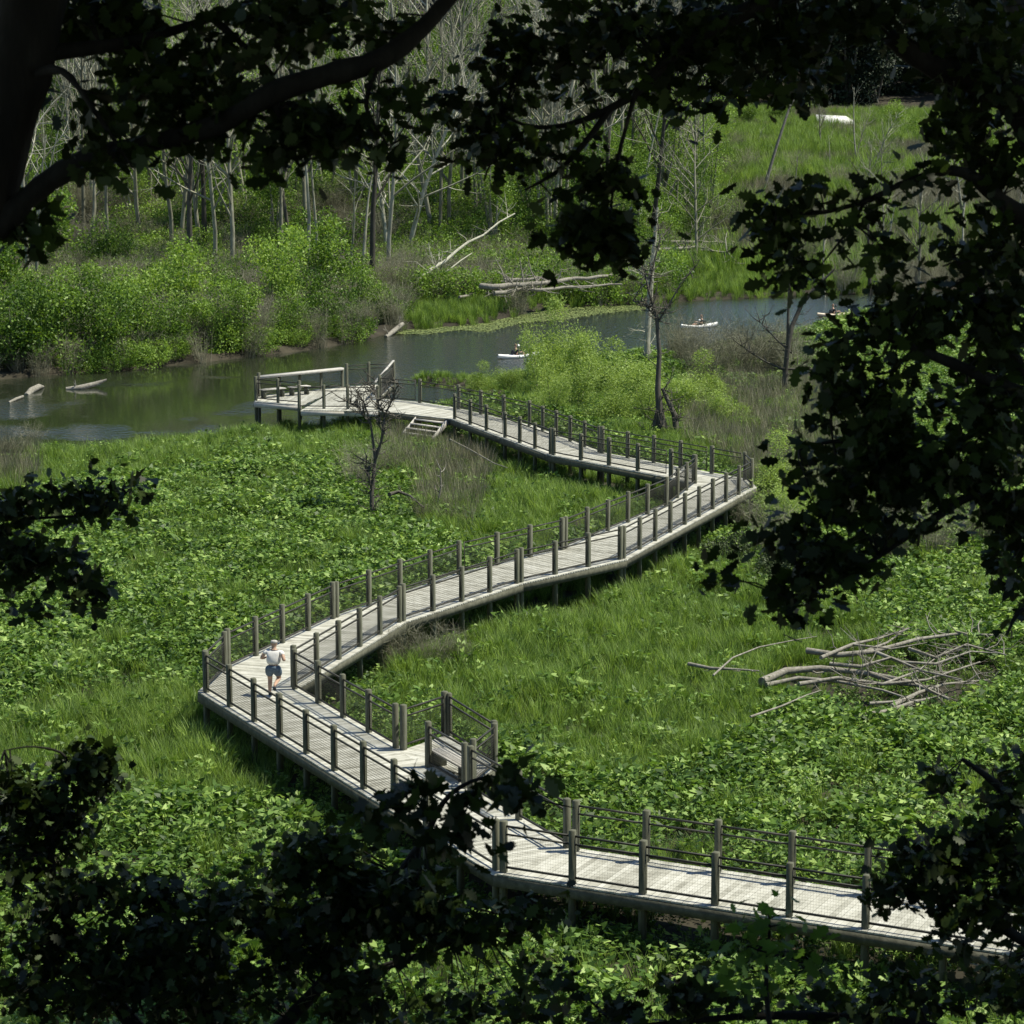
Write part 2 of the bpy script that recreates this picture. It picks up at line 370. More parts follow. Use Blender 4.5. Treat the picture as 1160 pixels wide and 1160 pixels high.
# stairs down into the marsh
sa, sb = V2(G(476, 469.5)), V2(G(510, 474)); sd = (sb-sa).normalized(); sn = Vector((sd.y, -sd.x)); 
if sn.y > 0: sn = -sn
st = empty('marsh_stairs', (sa.x, sa.y, ZM), 0, 'short flight of pale wooden steps going down from boardwalk into grass', 'stairs')
for k in range(5):
    c0 = sa+sn*(.2+.14+.30*k); c1 = sb+sn*(.2+.14+.30*k); z = -.2-.2*k
    mb = MB(); mb.box((c0.x, c0.y, z), (c1.x, c1.y, z), .27, .05); part(mb, 'tread', M['pale'], st)
for e_ in (sa, sb):
    mb = MB(); a = e_+sn*.22; c = e_+sn*1.9; mb.box((a.x, a.y, -.16), (c.x, c.y, -1.35), .06, .26); part(mb, 'stringer', M['pale'], st)
# ------------------------------------------------------------------ viewing platform
PP = [(428, 466), (394, 465), (341, 464.5), (341, 459.5), (288, 455), (292, 448), (388, 438), (447, 434), (428, 452)]
PV = [V2(G(*p)) for p in PP]
vp = empty('viewing_platform', (PV[2].x, PV[2].y, ZM), 0, 'square wooden viewing platform over the river at the far boardwalk end', 'platform')
mb = MB()
planks(mb, [PV[0], PV[2], PV[6], PV[8]], PV[0]-PV[2]); planks(mb, [PV[3]+(PV[6]-PV[2])*.004, PV[4], PV[5], PV[6]], PV[0]-PV[2], z=-.012); planks(mb, [PV[8], PV[6], PV[7]], PV[0]-PV[2], z=-.008)
part(mb, 'deck', M['deck'], vp)
for a, b_ in zip(PV, PV[1:]+PV[:1]):
    if (a-b_).length < .3: continue
    mb = MB(); mb.box((a.x, a.y, -.17), (b_.x, b_.y, -.17), .1, .24); part(mb, 'edge_beam', M['pale'] if a in (PV[0], PV[1], PV[3]) else M['beam'], vp)
def vposts(pxs): return [V2(G(*p)) for p in pxs]
near = vposts([(428, 464), (394, 463), (367, 463), (339, 462.5)]); left = vposts([(339, 458), (315, 456), (290, 453.5), (293.5, 449)])
far = vposts([(293.5, 449), (317, 446), (340, 443.5), (364, 441), (388, 439)]); rt_ = vposts([(393, 438), (418, 436), (446, 435), (430, 451)])
for grp, mesh, cap in ((near, True, False), (left, True, False), (far, True, True), (rt_, True, False)):
    for i, p in enumerate(grp):
        place_post(p, vp, PV[2]-PV[0], zt=1.28 if not cap else 1.0)
        if i:
            rail_span(grp[i-1], p, vp, rt=RT if not cap else .98)
mb = MB(); a, c = far[0], far[-1]; mb.box((a.x, a.y, 1.05), (c.x, c.y, 1.05), .32, .14); part(mb, 'cap_rail', M['pale'], vp)
mb = MB(); a, c = V2(G(446, 435)), V2(G(425, 453)); mb.box((a.x, a.y, 1.32), (c.x, c.y, .95), .12, .06); part(mb, 'cap_rail', M['pale'], vp)
bench('low pale bench along the railing of the viewing platform', V2(G(296, 451)), V2(G(322, 448.5)))
tag(bench('second low pale bench on the viewing platform, nearer its middle', V2(G(328, 448)), V2(G(350, 446))))
# ------------------------------------------------------------------ people
def skin_body(name, chains, mats, parent=None, loc=(0, 0, 0), rz=0, sub=2):
    """chains: list of lists of (x,y,z,r); equal coordinates merge; first vertex is the root"""
    me = bpy.data.meshes.new(name); vs = []; rs = []; idx = {}; ed = []
    for c in chains:
        prev = None
        for x, y, z, r in c:
            k = (round(x, 4), round(y, 4), round(z, 4))
            if k not in idx: idx[k] = len(vs); vs.append((x, y, z)); rs.append(r)
            if prev is not None and prev != idx[k]: ed.append((prev, idx[k]))
            prev = idx[k]
    me.from_pydata(vs, ed, []); me.materials.append(mats)
    o = bpy.data.objects.new(name, me); COL.objects.link(o)
    if parent is not None: o.parent = parent
    else: o.location = loc; o.rotation_euler = (0, 0, rz)
    mo = o.modifiers.new('skin', 'SKIN'); mo.use_smooth_shade = True; mo.branch_smoothing = .3
    if not me.skin_vertices: me.attributes.new('x', 'FLOAT', 'POINT')
    sv = me.skin_vertices[0].data
    for i, r in enumerate(rs): sv[i].radius = (r, r) if not isinstance(r, tuple) else r
    sv[0].use_root = True
    su = o.modifiers.new('sub', 'SUBSURF'); su.levels = su.render_levels = sub
    return o
def hand(w, d, side, fist=.5):
    """five finger chains from the wrist w, hand pointing along d"""
    w = Vector(w); d = Vector(d).normalized(); n = Vector((side, 0, 0)); n = (n-d*n.dot(d)).normalized(); u = d.cross(n)
    palm = w+d*.055; ch = [[(*w, .026), (*palm, .03)]]
    for i, ln in enumerate((.062, .072, .066, .052)):
        b0 = palm+d*.025+u*(.026-.018*i); b1 = b0+d*ln*.45; b2 = b1+(d*.5-n*fist)*ln*.4; b3 = b2-(n*.8+d*.5)*ln*.3
        ch.append([(*palm, .03), (*b0, .010), (*b1, .009), (*b2, .0085), (*b3, .007)])
    t0 = w+d*.03+u*.035; t1 = t0+(u*.6+d*.6-n*.2)*.03; ch.append([(*palm, .03), (*t0, .011), (*t1, .01), (*(t1+(d*.8-n*.3)*.028), .008)])
    return ch
jx = G(310, 788)
def jogger():
    rz = -.15
    pel = (0, 0, .90, .10)
    torso = [pel, (0, .03, 1.02, .095), (0, .06, 1.18, .105), (0, .09, 1.33, .11), (0, .105, 1.42, .075), (0, .125, 1.49, .052), (0, .14, 1.56, .075), (0, .15, 1.635, .092), (0, .15, 1.70, .07)]
    ch = [torso]
    # left leg planted, right leg swinging behind
    ch.append([pel, (-.10, .02, .84, .09), (-.10, .10, .50, .06), (-.09, .02, .27, .05), (-.09, -.02, .09, .034), (-.09, .06, .035, .034), (-.09, .13, .025, .026)])
    ch.append([pel, (.10, -.02, .84, .09), (.11, .12, .52, .06), (.10, -.14, .46, .05), (.10, -.32, .42, .034), (.10, -.33, .34, .03), (.10, -.30, .27, .025)])
    for s in (-1, 1):
        fw = .10 if s < 0 else -.02
        sh = (s*.17, .095, 1.37, .06); el = (s*.29, -.08+fw, 1.15, .04); wr = (s*.20, .16+fw, 1.14, .027)
        ch.append([torso[3], sh, (s*.24, .0+fw/2, 1.27, .05), el, (s*.25, .04+fw, 1.14, .04), wr])
        ch += hand(wr[:3], (-s*.3, .9, .1), s)
    body = skin_body('person', ch, M['skin'], loc=(jx.x, jx.y, .005), rz=rz)
    body.scale = (1.28, 1.15, .98)
    tag(body, 'person jogging away along the boardwalk in pale top and blue grey shorts', 'person')
    skin_body('shirt', [[(0, .025, .93, (.19, .19)), (0, .06, 1.14, (.195, .19)), (0, .09, 1.32, (.205, .195)), (0, .105, 1.42, (.11, .11))],
                        [(0, .09, 1.32, (.205, .195)), (-.18, .09, 1.365, .075), (-.235, .03, 1.28, .064)], [(0, .09, 1.32, (.205, .195)), (.18, .09, 1.365, .075), (.235, -.01, 1.28, .064)]], M['shirt'], body)
    skin_body('shorts', [[(0, .0, .92, (.19, .18)), (0, .01, 1.0, (.18, .175))], [(0, .0, .92, (.19, .18)), (-.11, .03, .78, .13), (-.105, .085, .56, .10)], [(0, .0, .92, (.19, .18)), (.11, .02, .78, .13), (.115, .09, .58, .10)]], M['shorts'], body)
    skin_body('hair', [[(0, .135, 1.60, .085), (0, .14, 1.66, .10), (0, .15, 1.72, .075)]], M['hair'], body)
    for q in ([(-.09, -.03, .05, .045), (-.09, .05, .04, .045), (-.09, .15, .03, .036)], [(.10, -.335, .40, .045), (.10, -.345, .33, .045), (.10, -.32, .25, .036)]):
        skin_body('shoe', [q], M['cloth_dark'], body)
jogger()
def kayak(px, py, rz, label, top, seat_label, paddle_label, hull='white', paddle=True):
    w = G(px, py, ZW); e = empty('kayak', tuple(w), rz, label, 'kayak', None)
    Lk = 3.1; n = 13; mb = MB(); V = []; Fq = []
    for i in range(n):
        t = i/(n-1); x = (t-.5)*Lk; wd = .38*math.sin(PI*min(max(t, .02), .98))**.65; sh = .20+.13*abs(2*t-1)**2.2; bt = -.1+.16*abs(2*t-1)**3
        V += [(x, 0, bt), (x, -wd*.7, bt+.05), (x, -wd, sh*.6), (x, -wd*.75, sh), (x, 0, sh+.03*(1-abs(2*t-1)) if not 4 <= i <= 8 else .02), (x, wd*.75, sh), (x, wd, sh*.6), (x, wd*.7, bt+.05)]
    for i in range(n-1):
        for k in range(8): Fq.append((i*8+k, (i+1)*8+k, (i+1)*8+(k+1) % 8, i*8+(k+1) % 8))
    mb.add(V, Fq); mb.add(V[:8], [tuple(range(8))]); mb.add(V[-8:], [tuple(range(8))[::-1]]); mb.obj('hull', M[hull], e, smooth=True)
    mb = MB(); mb.box((-.42, 0, .22), (-.36, 0, .5), .42, .05); mb.obj('seat_back', M['cloth_dark'], e)
    mb = MB(); mb.box((.75, 0, .23), (1.05, 0, .24), .3, .12); mb.obj('hatch', M['cloth_dark'], e)
    pel = (-.2, 0, .16, .13); tor = [pel, (-.22, 0, .36, .14), (-.2, 0, .54, .15), (-.2, 0, .64, .08), (-.2, 0, .7, .05), (-.19, 0, .78, .08), (-.19, 0, .86, .09), (-.2, 0, .93, .06)]
    ch = [tor]
    for s in (-1, 1):
        ch.append([pel, (.0, s*.1, .16, .085), (.32, s*.14, .3, .06), (.62, s*.12, .12, .045), (.72, s*.12, .16, .03)])
        ch.append([tor[2], (-.19, s*.19, .55, .055), (-.05, s*.28, .36, .04), (.15, s*.28, .42, .028)]); ch += hand((.15, s*.28, .42), (.9, 0, .1), s)
    p = skin_body('person', ch, M['skin'], loc=tuple(w), rz=rz); tag(p, seat_label, 'person')
    skin_body('shirt', [[(-.2, 0, .2, .15), (-.22, 0, .38, .16), (-.2, 0, .56, .165)], [(-.2, 0, .56, .165), (-.18, .2, .54, .075), (-.1, .26, .42, .06)], [(-.2, 0, .56, .165), (-.18, -.2, .54, .075), (-.1, -.26, .42, .06)]], M[top], p)
    skin_body('hair', [[(-.2, 0, .84, .095), (-.21, 0, .92, .09)]], M['hairdark'], p)
    skin_body('trousers', [[(-.2, 0, .14, .14), (0, .1, .17, .1), (.3, .14, .31, .075)], [(-.2, 0, .14, .14), (0, -.1, .17, .1), (.3, -.14, .31, .075)]], M['cloth_dark'], p)
    q = empty('paddle', tuple(w), rz+PI/2-.5, paddle_label, 'paddle'); mb = MB(); mb.tube([(-1.0, -.08, .28), (1.0, -.08, .62)], .018, 6); mb.obj('shaft', M['rail'], q)
    for s in (-1, 1):
        mb = MB(); c = .45+.17*s; mb.tube([(s*.98, -.08, c), (s*1.12, -.08, c+s*.025), (s*1.3, -.08, c+s*.055), (s*1.42, -.08, c+s*.075)], [.025, .085, .09, .03], 6); mb.obj('blade', M['white' if hull == 'white' else 'cloth_dark'], q)
kayak(587, 405, .55, 'white kayak in the blue middle of the river left of the leafy willow', 'cloth_dark', 'person in dark clothes paddling the kayak left of the willow', 'double bladed paddle held by the person in the left kayak')
kayak(792, 371, PI+.5, 'white kayak on blue water right of the tall dead tree', 'cloth_dark', 'person in dark clothes seated in the kayak right of the tall dead tree', 'double bladed paddle of the middle kayaker')
kayak(946, 358, .4, 'pale kayak partly hidden behind trunks and leaves at the right', 'cloth_dark', 'person in the half hidden kayak at the right edge of the water', 'double bladed paddle of the half hidden kayaker', hull='tan')
# ------------------------------------------------------------------ plant prototypes (hidden library) and scatter
def lib(mb, name, mats, coll, smooth=False): return mb.obj(name, mats, coll=coll, smooth=smooth)
def newcoll(name): c = bpy.data.collections.new(name); return c
ARUM = np.array([[-.05, .06], [-.32, -.25], [-.36, .1], [-.24, .55], [0, 1], [.24, .55], [.36, .1], [.32, -.25], [.05, .06]])
def arum(seed, n=16, hh=.62, sz=.16, R=.4):
    mb = MB(); a = rng.uniform(0, 2*PI, n); r = R*np.sqrt(rng.uniform(0, 1, n)); h = hh*rng.uniform(.5, 1.1, n)
    C = np.column_stack([np.cos(a)*r, np.sin(a)*r, h])
    out = np.column_stack([np.cos(a), np.sin(a), rng.uniform(-.35, .75, n)])
    mb.leafset(C, sz*rng.uniform(.6, 1.15, n), out, tiltup=.5, shape=ARUM)
    for i in range(n): mb.tube([(C[i, 0]*.15, C[i, 1]*.15, -.05), (C[i, 0]*.6, C[i, 1]*.6, h[i]*.55), tuple(C[i])], [  .006, .005, .003], 3)
    return mb
def tuft(n=60, hh=.9, wid=.014, R=.22, lean=.35, bend=.5):
    mb = MB(); a = rng.uniform(0, 2*PI, n); r = R*np.sqrt(rng.uniform(0, 1, n)); h = hh*rng.uniform(.5, 1.1, n)
    b0 = np.column_stack([np.cos(a)*r, np.sin(a)*r, np.full(n, -.05)]); a2 = a+rng.normal(0, .8, n); dr = np.column_stack([np.cos(a2), np.sin(a2), np.zeros(n)])
    sd = np.column_stack([-np.sin(a2+rng.normal(0, .8, n)), np.cos(a2), np.zeros(n)])
    V = []
    for t, w in ((0, 1), (.4, 1), (.75, .75), (1, .1)):
        c = b0+dr*(lean*h*t**1+bend*h*t**2.5)[:, None]*.5+np.column_stack([np.zeros(n), np.zeros(n), h*(t-.18*bend*t**3)])
        V += [c-sd*wid*w/2, c+sd*wid*w/2]
    V = np.stack(V, 1)
    f = np.array([[0, 1, 3, 2], [2, 3, 5, 4], [4, 5, 7, 6]]); Fq = (np.arange(n)[:, None, None]*8+f[None]).reshape(-1, 4)
    mb.add(V.reshape(-1, 3), Fq); return mb
def brush(n=45, hh=2.2, R=.5, spread=.9, r=.011, side=3):
    mb = MB()
    for i in range(n):
        a = random.uniform(0, 2*PI); r0 = R*random.random(); h = hh*random.uniform(.45, 1.1); s = spread*random.uniform(.1, 1)*h*.5
        p0 = Vector((math.cos(a)*r0, math.sin(a)*r0, -.1)); a += random.gauss(0, .5)
        pts = [p0+Vector((math.cos(a)*s*t**1.4, math.sin(a)*s*t**1.4, h*t))+Vector((random.gauss(0, .04), random.gauss(0, .04), 0))*h*.5*t for t in (0, .3, .6, .85, 1)]
        mb.tube(pts, [r, r*.8, r*.6, r*.45, r*.3], 3)
        for k in range(side):
            j = random.choice((1, 2, 3)); q = pts[j]; l = h*random.uniform(.15, .4); d = Vector((random.gauss(0, 1), random.gauss(0, 1), random.uniform(-.1, 1.1))).normalized()
            mb.tube([q, q+d*l*.5, q+d*l+Vector((0, 0, .1*l))], [r*.5, r*.4, r*.25], 3)
    return mb
cA, cG, cD, cB, cL, cT = (newcoll(n) for n in ('arums', 'tufts', 'drytufts', 'brushes', 'lowleaf', 'tallgrass'))
for k in range(6): lib(arum(k, n=rng.integers(22, 32)), 'arum', M['arum'], cA)
for k in range(5): lib(tuft(), 'tuft', M['grass'], cG)
for k in range(4): lib(tuft(45, 1.1, .010, .2, .3, .25), 'drytuft', M['drygrass'], cD)
for k in range(5): lib(brush(), 'brush', M['twig'], cB)
for k in range(4): lib(tuft(70, 1.5, .02, .35, .35, .35), 'talltuft', M['grass'], cT)
def leafclump(n=650, R=.85, hh=1.0, sz=.085, flat=.8):
    mb = MB(); d = dirs(n); C = d*np.array([R, R, hh/2])*rng.uniform(.55, 1.05, n)[:, None]**.6; C[:, 2] += hh*.5
    C += .12*R*np.sin(C[:, ::-1]*7)
    mb.leafset(C, sz*rng.uniform(.6, 1.2, n), d*.6+dirs(n)*.8, tiltup=.35, wid=.75); return mb
for k in range(4): lib(leafclump(), 'leafclump', M['shrub'], cL)
def scatter(name, coll, P, scale, label, cat, ids=None, tilt=.12, mats=None):
    n = len(P); me = bpy.data.meshes.new(name); me.vertices.add(n); me.vertices.foreach_set('co', np.asarray(P, np.float32).ravel())
    rot = np.column_stack([rng.normal(0, tilt, n), rng.normal(0, tilt, n), rng.uniform(0, 2*PI, n)])
    for nm, ty, dat, key in (('rot', 'FLOAT_VECTOR', rot, 'vector'), ('scl', 'FLOAT', np.broadcast_to(scale, (n,)), 'value'), ('pick', 'INT', rng.integers(0, len(coll.objects), n), 'value')):
        a = me.attributes.new(nm, ty, 'POINT'); a.data.foreach_set(key, np.ascontiguousarray(dat, np.int32 if ty == 'INT' else np.float32).ravel())
    o = bpy.data.objects.new(name, me); COL.objects.link(o)
    ng = bpy.data.node_groups.new(name, 'GeometryNodeTree'); ng.interface.new_socket('Geometry', in_out='INPUT', socket_type='NodeSocketGeometry'); ng.interface.new_socket('Geometry', in_out='OUTPUT', socket_type='NodeSocketGeometry')
    N = ng.nodes.new; L = ng.links.new; gi = N('NodeGroupInput'); go = N('NodeGroupOutput'); ip = N('GeometryNodeInstanceOnPoints'); ci = N('GeometryNodeCollectionInfo')
    ci.inputs['Collection'].default_value = coll; ci.inputs['Separate Children'].default_value = True; ci.inputs['Reset Children'].default_value = True
    def at(nm, ty): q = N('GeometryNodeInputNamedAttribute'); q.data_type = ty; q.inputs['Name'].default_value = nm; return q.outputs['Attribute']
    L(gi.outputs[0], ip.inputs['Points']); L(ci.outputs[0], ip.inputs['Instance']); ip.inputs['Pick Instance'].default_value = True
    L(at('pick', 'INT'), ip.inputs['Instance Index']); L(at('rot', 'FLOAT_VECTOR'), ip.inputs['Rotation']); L(at('scl', 'FLOAT'), ip.inputs['Scale'])
    L(ip.outputs[0], go.inputs[0]); mo = o.modifiers.new('scatter', 'NODES'); mo.node_group = ng
    tag(o, label, cat, kind='stuff'); return o
def inpoly(X, Y, poly):
    ins = np.zeros(len(X), bool); n = len(poly)
    for i in range(n):
        ax, ay = poly[i]; bx, by = poly[(i+1) % n]
        c = ((ay > Y) != (by > Y)) & (X < (bx-ax)*(Y-ay)/(by-ay+1e-12)+ax); ins ^= c
    return ins
def ground_samples(y0, y1, dens, margin=1.12):
    hw = lambda y: y*580/F*margin+2
    A = (hw(y0)+hw(y1))*(y1-y0); n = int(A*dens); y = np.sqrt(rng.uniform(y0**2, y1**2, n)); x = rng.uniform(-1, 1, n)*hw(y)
    return np.column_stack([x, y])
def vnoise(P, s, o=0): return np.array([noise.noise(Vector((p[0]*s+o, p[1]*s, o))) for p in P])
# boardwalk footprint
segs = [(LL[i].lerp(RR[j], .5)) for i, j in ((0, 0), (1, 1), (2, 2), (3, 2), (4, 3), (5, 4), (6, 5), (7, 6), (8, 7), (8, 8), (9, 9), (10, 10), (12, 11), (13, 13))]
def dpath(P):
    d = np.full(len(P), 1e9)
    for a, b_ in zip(segs[:-1], segs[1:]):
        a = np.array(a); ab = np.array(b_)-a; 
        if ab@ab < 1e-6: continue
        t = np.clip(((P-a)@ab)/(ab@ab), 0, 1); d = np.minimum(d, np.linalg.norm(P-a-t[:, None]*ab, axis=1))
    d = np.minimum(d, np.linalg.norm(P-np.array((PV[2]+PV[6])/2), axis=1)-1.5)
    d = np.minimum(d, np.linalg.norm(P-np.array((NK[0]+NK[2])/2), axis=1)-.2)
    d = np.minimum(d, np.linalg.norm(P-np.array((sa+sb)/2+sn*1.0), axis=1)+.2)
    return d
GR = [[(-40, 470), (300, 460), (470, 470), (520, 560), (430, 540), (330, 510), (200, 525), (60, 555), (-40, 560)],
      [(50, 800), (200, 770), (330, 850), (300, 905), (200, 900), (40, 880), (-40, 870), (-40, 830)],
      [(480, 690), (620, 650), (760, 600), (840, 620), (900, 700), (1010, 700), (1000, 760), (900, 790), (850, 830), (700, 880), (560, 840), (420, 770)],
      [(430, 480), (600, 500), (760, 545), (760, 590), (560, 620), (480, 600), (470, 540)],
      [(590, 430), (760, 470), (1000, 420), (1000, 560), (900, 620), (850, 530), (700, 500)],
      [(440, 400), (640, 400), (900, 520), (780, 510), (560, 450), (440, 430)]]
P = ground_samples(52, 205, 8.5); riv = sdist(P, RIV); P = P[(riv > -.25)]; riv = sdist(P, RIV)
Z = height(P); X, Y = proj(np.column_stack([P, Z+.4]))
near_side = P[:, 1] < (np.interp(X, [p[0] for p in near_px[:11]+near_px[15:]], [G(p[0], p[1], ZM).y for p in near_px[:11]+near_px[15:]])+6)
keep = near_side & (Z < ZM+.9); P, Z, X, Y, riv = P[keep], Z[keep], X[keep], Y[keep], riv[keep]
dp = dpath(P); q = vnoise(P, .22, 3.1)*22
gz = np.zeros(len(P), bool)
for pl in GR: gz |= inpoly(X+q, Y+q*.8, pl)
gz |= (vnoise(P, .45, 9.)>.32); gz |= riv < 1.0
op = vnoise(P, .5, 21.) < -.34                         # bare gaps
under = dp < .35
ok = ~under & ~(op & (rng.uniform(size=len(P)) < .8))
sc = 1+.35*vnoise(P, .3, 5.); sc = np.where(dp < 2.0, np.minimum(sc*.7, .8), sc)
spit = (riv < 3.2) & (X > 425) & (X < 600) & (Y > 395) & (Y < 470); sc = np.where(spit, sc*.5, sc)
pile = ((X-1010)/135)**2+((Y-768)/36)**2 < 1; sc = np.where(pile, sc*.45, sc)
mixg = rng.uniform(size=len(P)) < .14
a = ok & (~gz | mixg) & (rng.uniform(size=len(P)) < .92)
scatter('arrow_arum', cA, np.column_stack([P, Z])[a], (sc*rng.uniform(.6, 1.3, len(P)))[a], 'broad arrow shaped green leaves carpeting the marsh floor', 'marsh plants')
g = ok & gz
scatter('marsh_grass', cG, np.column_stack([P, Z])[g], (sc*rng.uniform(.75, 1.2, len(P)))[g], 'long bright green marsh grass in sweeping patches', 'grass')
print('arum', a.sum(), 'grass', g.sum())
# sedge with dry stems at the right of the far bend
dz = [[(780, 430), (960, 430), (1010, 560), (860, 560), (830, 520), (780, 500)], [(-30, 500), (40, 500), (50, 545), (-30, 560)], [(430, 480), (560, 520), (540, 600), (470, 560)]]
d_ = np.zeros(len(P), bool)
for pl in dz: d_ |= inpoly(X, Y, pl)
d_ &= ~under & (rng.uniform(size=len(P)) < .5)
scatter('dry_sedge', cD, np.column_stack([P, Z])[d_], rng.uniform(.9, 1.5, d_.sum()), 'brownish dry sedge stalks mixed into the green near the far bend', 'sedge')
# far side of the river: bank grass, field grass, brush, low leafy growth
P = ground_samples(150, 235, 2.6); rv = sdist(P, RIV); Z = height(P); X, Y = proj(np.column_stack([P, Z]))
fy = np.interp(X, [p[0] for p in far_px[::-1]], [p[1] for p in far_px[::-1]])
fars = (rv > -.1) & (Y < fy+3); P, Z, X, Y, rv = P[fars], Z[fars], X[fars], Y[fars], rv[fars]
FG = [[(455, 345), (580, 345), (585, 372), (455, 380)], [(600, 315), (700, 318), (870, 300), (1000, 300), (1000, 345), (600, 358)], [(740, 285), (900, 285), (880, 345), (740, 345)]]
fg = np.zeros(len(P), bool)
for pl in FG: fg |= inpoly(X, Y, pl)
scatter('bank_grass', cT, np.column_stack([P, Z])[fg], rng.uniform(.45, .8, fg.sum()), 'tall green grass along the far river bank', 'grass')
lf = ~fg & (X < 470) & (rng.uniform(size=len(P)) < .5) & (vnoise(P, .14, 2.) > .02)
scatter('bank_undergrowth', cL, np.column_stack([P, Z])[lf], rng.uniform(.8, 1.7, lf.sum()), 'low leafy green undergrowth on the far left bank', 'undergrowth')
P2 = ground_samples(205, 360, .8); rv = sdist(P2, RIV); Z2 = height(P2); X2, Y2 = proj(np.column_stack([P2, Z2])); 
br = (rv > .5) & (X2 < 760) & (Y2 < 400)
allb = np.concatenate([np.column_stack([P2, Z2])[br], np.column_stack([P, Z])[(~fg) & (rng.uniform(size=len(P)) < .3)]])
allb = allb[rng.uniform(size=len(allb)) < np.where(allb[:, 1] > 250, .28, .8)]
scatter('bare_brush', cB, allb, rng.uniform(.5, 1.3, len(allb)), 'tangle of bare grey brown brush filling the woods', 'brush')
lf = br & (vnoise(P2, .09, 7.) > -.13) & (rng.uniform(size=len(P2)) < .9)
scatter('woodland_undergrowth', cL, np.column_stack([P2, Z2])[lf], rng.uniform(1.1, 2.6, lf.sum()), 'patchy light green undergrowth between the bare trunks', 'undergrowth')
# open field behind on the right
P3 = ground_samples(225, 640, .42); Z3 = height(P3); X3, Y3 = proj(np.column_stack([P3, Z3])); f3 = (X3 > 720) & (Z3 < 0) & (sdist(P3, RIV) > 0)
gray = (vnoise(P3, .05, 4.) > .08)|((X3 > 1010) & (Y3 > 205) & (Y3 < 250)) | ((Y3 > 225) & (Y3 < 300) & (rng.uniform(size=len(P3)) < .6))
scatter('field_grass', cT, np.column_stack([P3, Z3])[f3 & ~gray], rng.uniform(1.2, 2.2, (f3 & ~gray).sum()), 'broad green meadow of reeds behind the river', 'grass')
scatter('field_sedge', cD, np.column_stack([P3, Z3])[f3 & gray], rng.uniform(1.4, 2.2, (f3 & gray).sum()), 'greyish dry reed bands across the far meadow', 'reeds')
# floating weed mats
def weedmat(poly, n):
    mb = MB(); xs = [p[0] for p in poly]; ys = [p[1] for p in poly]; c = []
    while len(c) < n:
        x, y = random.uniform(min(xs), max(xs)), random.uniform(min(ys), max(ys))
        if inpoly(np.array([x]), np.array([y]), poly)[0]: c.append(tuple(G(x, y, ZW+.012)))
    C = np.array(c); a = rng.uniform(0, 2*PI, n); mb.leafset(C, rng.uniform(.12, .32, n), np.column_stack([np.cos(a), np.sin(a), np.zeros(n)]), tiltup=1., wid=1.2); return mb
o = weedmat([(452, 369), (448, 378), (480, 379), (520, 374), (552, 376), (590, 366), (640, 362), (690, 354), (735, 350), (720, 346), (640, 348), (598, 353), (560, 362)], 8000).obj('floating_weed', M['weed']); tag(o, 'yellow green floating weed along the far bank', 'water weed', kind='stuff')
# ------------------------------------------------------------------ trees and shrubs
def bare_tree(h, r, seed, lean=0., nb=14, spread=.5, twigs=5, first=.35, crook=.05, depth=2):
    rs = random.Random(seed); mb = MB()
    def grow(p, d, L_, r, lvl):
        n = 6 if lvl == 0 else 4; pts = [p]; dd = d.copy()
        for i in range(n):
            dd = (dd+Vector((rs.gauss(0, 1), rs.gauss(0, 1), rs.gauss(0, .4)))*crook*(1+lvl)+Vector((0, 0, .06*lvl))).normalized(); pts.append(pts[-1]+dd*L_/n)
        k = len(pts); mb.tube(pts, [r*(1-.8*i/(k-1))+.004 for i in range(k)], 7 if lvl == 0 else (4 if lvl == 1 else 3))
        if lvl >= depth: return
        m_ = nb if lvl == 0 else twigs
        for j in range(m_):
            t = first+(1-first)*(j+rs.random())/m_ if lvl == 0 else .25+.75*rs.random(); t = min(t, .97)
            i = min(int(t*(k-1)), k-2); q = pts[i].lerp(pts[i+1], t*(k-1)-i); az = rs.uniform(0, 2*PI)
            axis = (pts[i+1]-pts[i]).normalized(); per = axis.orthogonal().normalized(); per.rotate(Matrix.Rotation(az, 3, axis))
            nd = (axis*(1-spread)+per*spread+Vector((0, 0, .15))).normalized()
            grow(q, nd, L_*(.42 if lvl == 0 else .5)*(1.15-.6*t)*rs.uniform(.7, 1.2), r*(.42 if lvl == 0 else .45)*(1.1-.6*t), lvl+1)
    d0 = Vector((lean, rs.uniform(-.05, .05), 1)).normalized(); grow(Vector((0, 0, -.3)), d0, h, r, 0); return mb
def crown_pts(n, R, hh, z0, lumps, seed, fill=.5):
    """foliage positions in several uneven lumps"""
    rs = np.random.default_rng(seed); c = rs.normal(size=(lumps, 3))*np.array([R, R, hh])*.36; c[:, 2] += z0+hh*.5; sz = rs.uniform(.28, .55, lumps)
    k = rs.integers(0, lumps, n); d = rs.normal(size=(n, 3)); d /= np.linalg.norm(d, axis=1)[:, None]
    rr = rs.uniform(fill, 1.08, n)
    C = c[k]+d*(sz[k]*rr)[:, None]*np.array([R, R, hh*.62]); C[:, 2] = np.maximum(C[:, 2], .08)
    return C, d, c
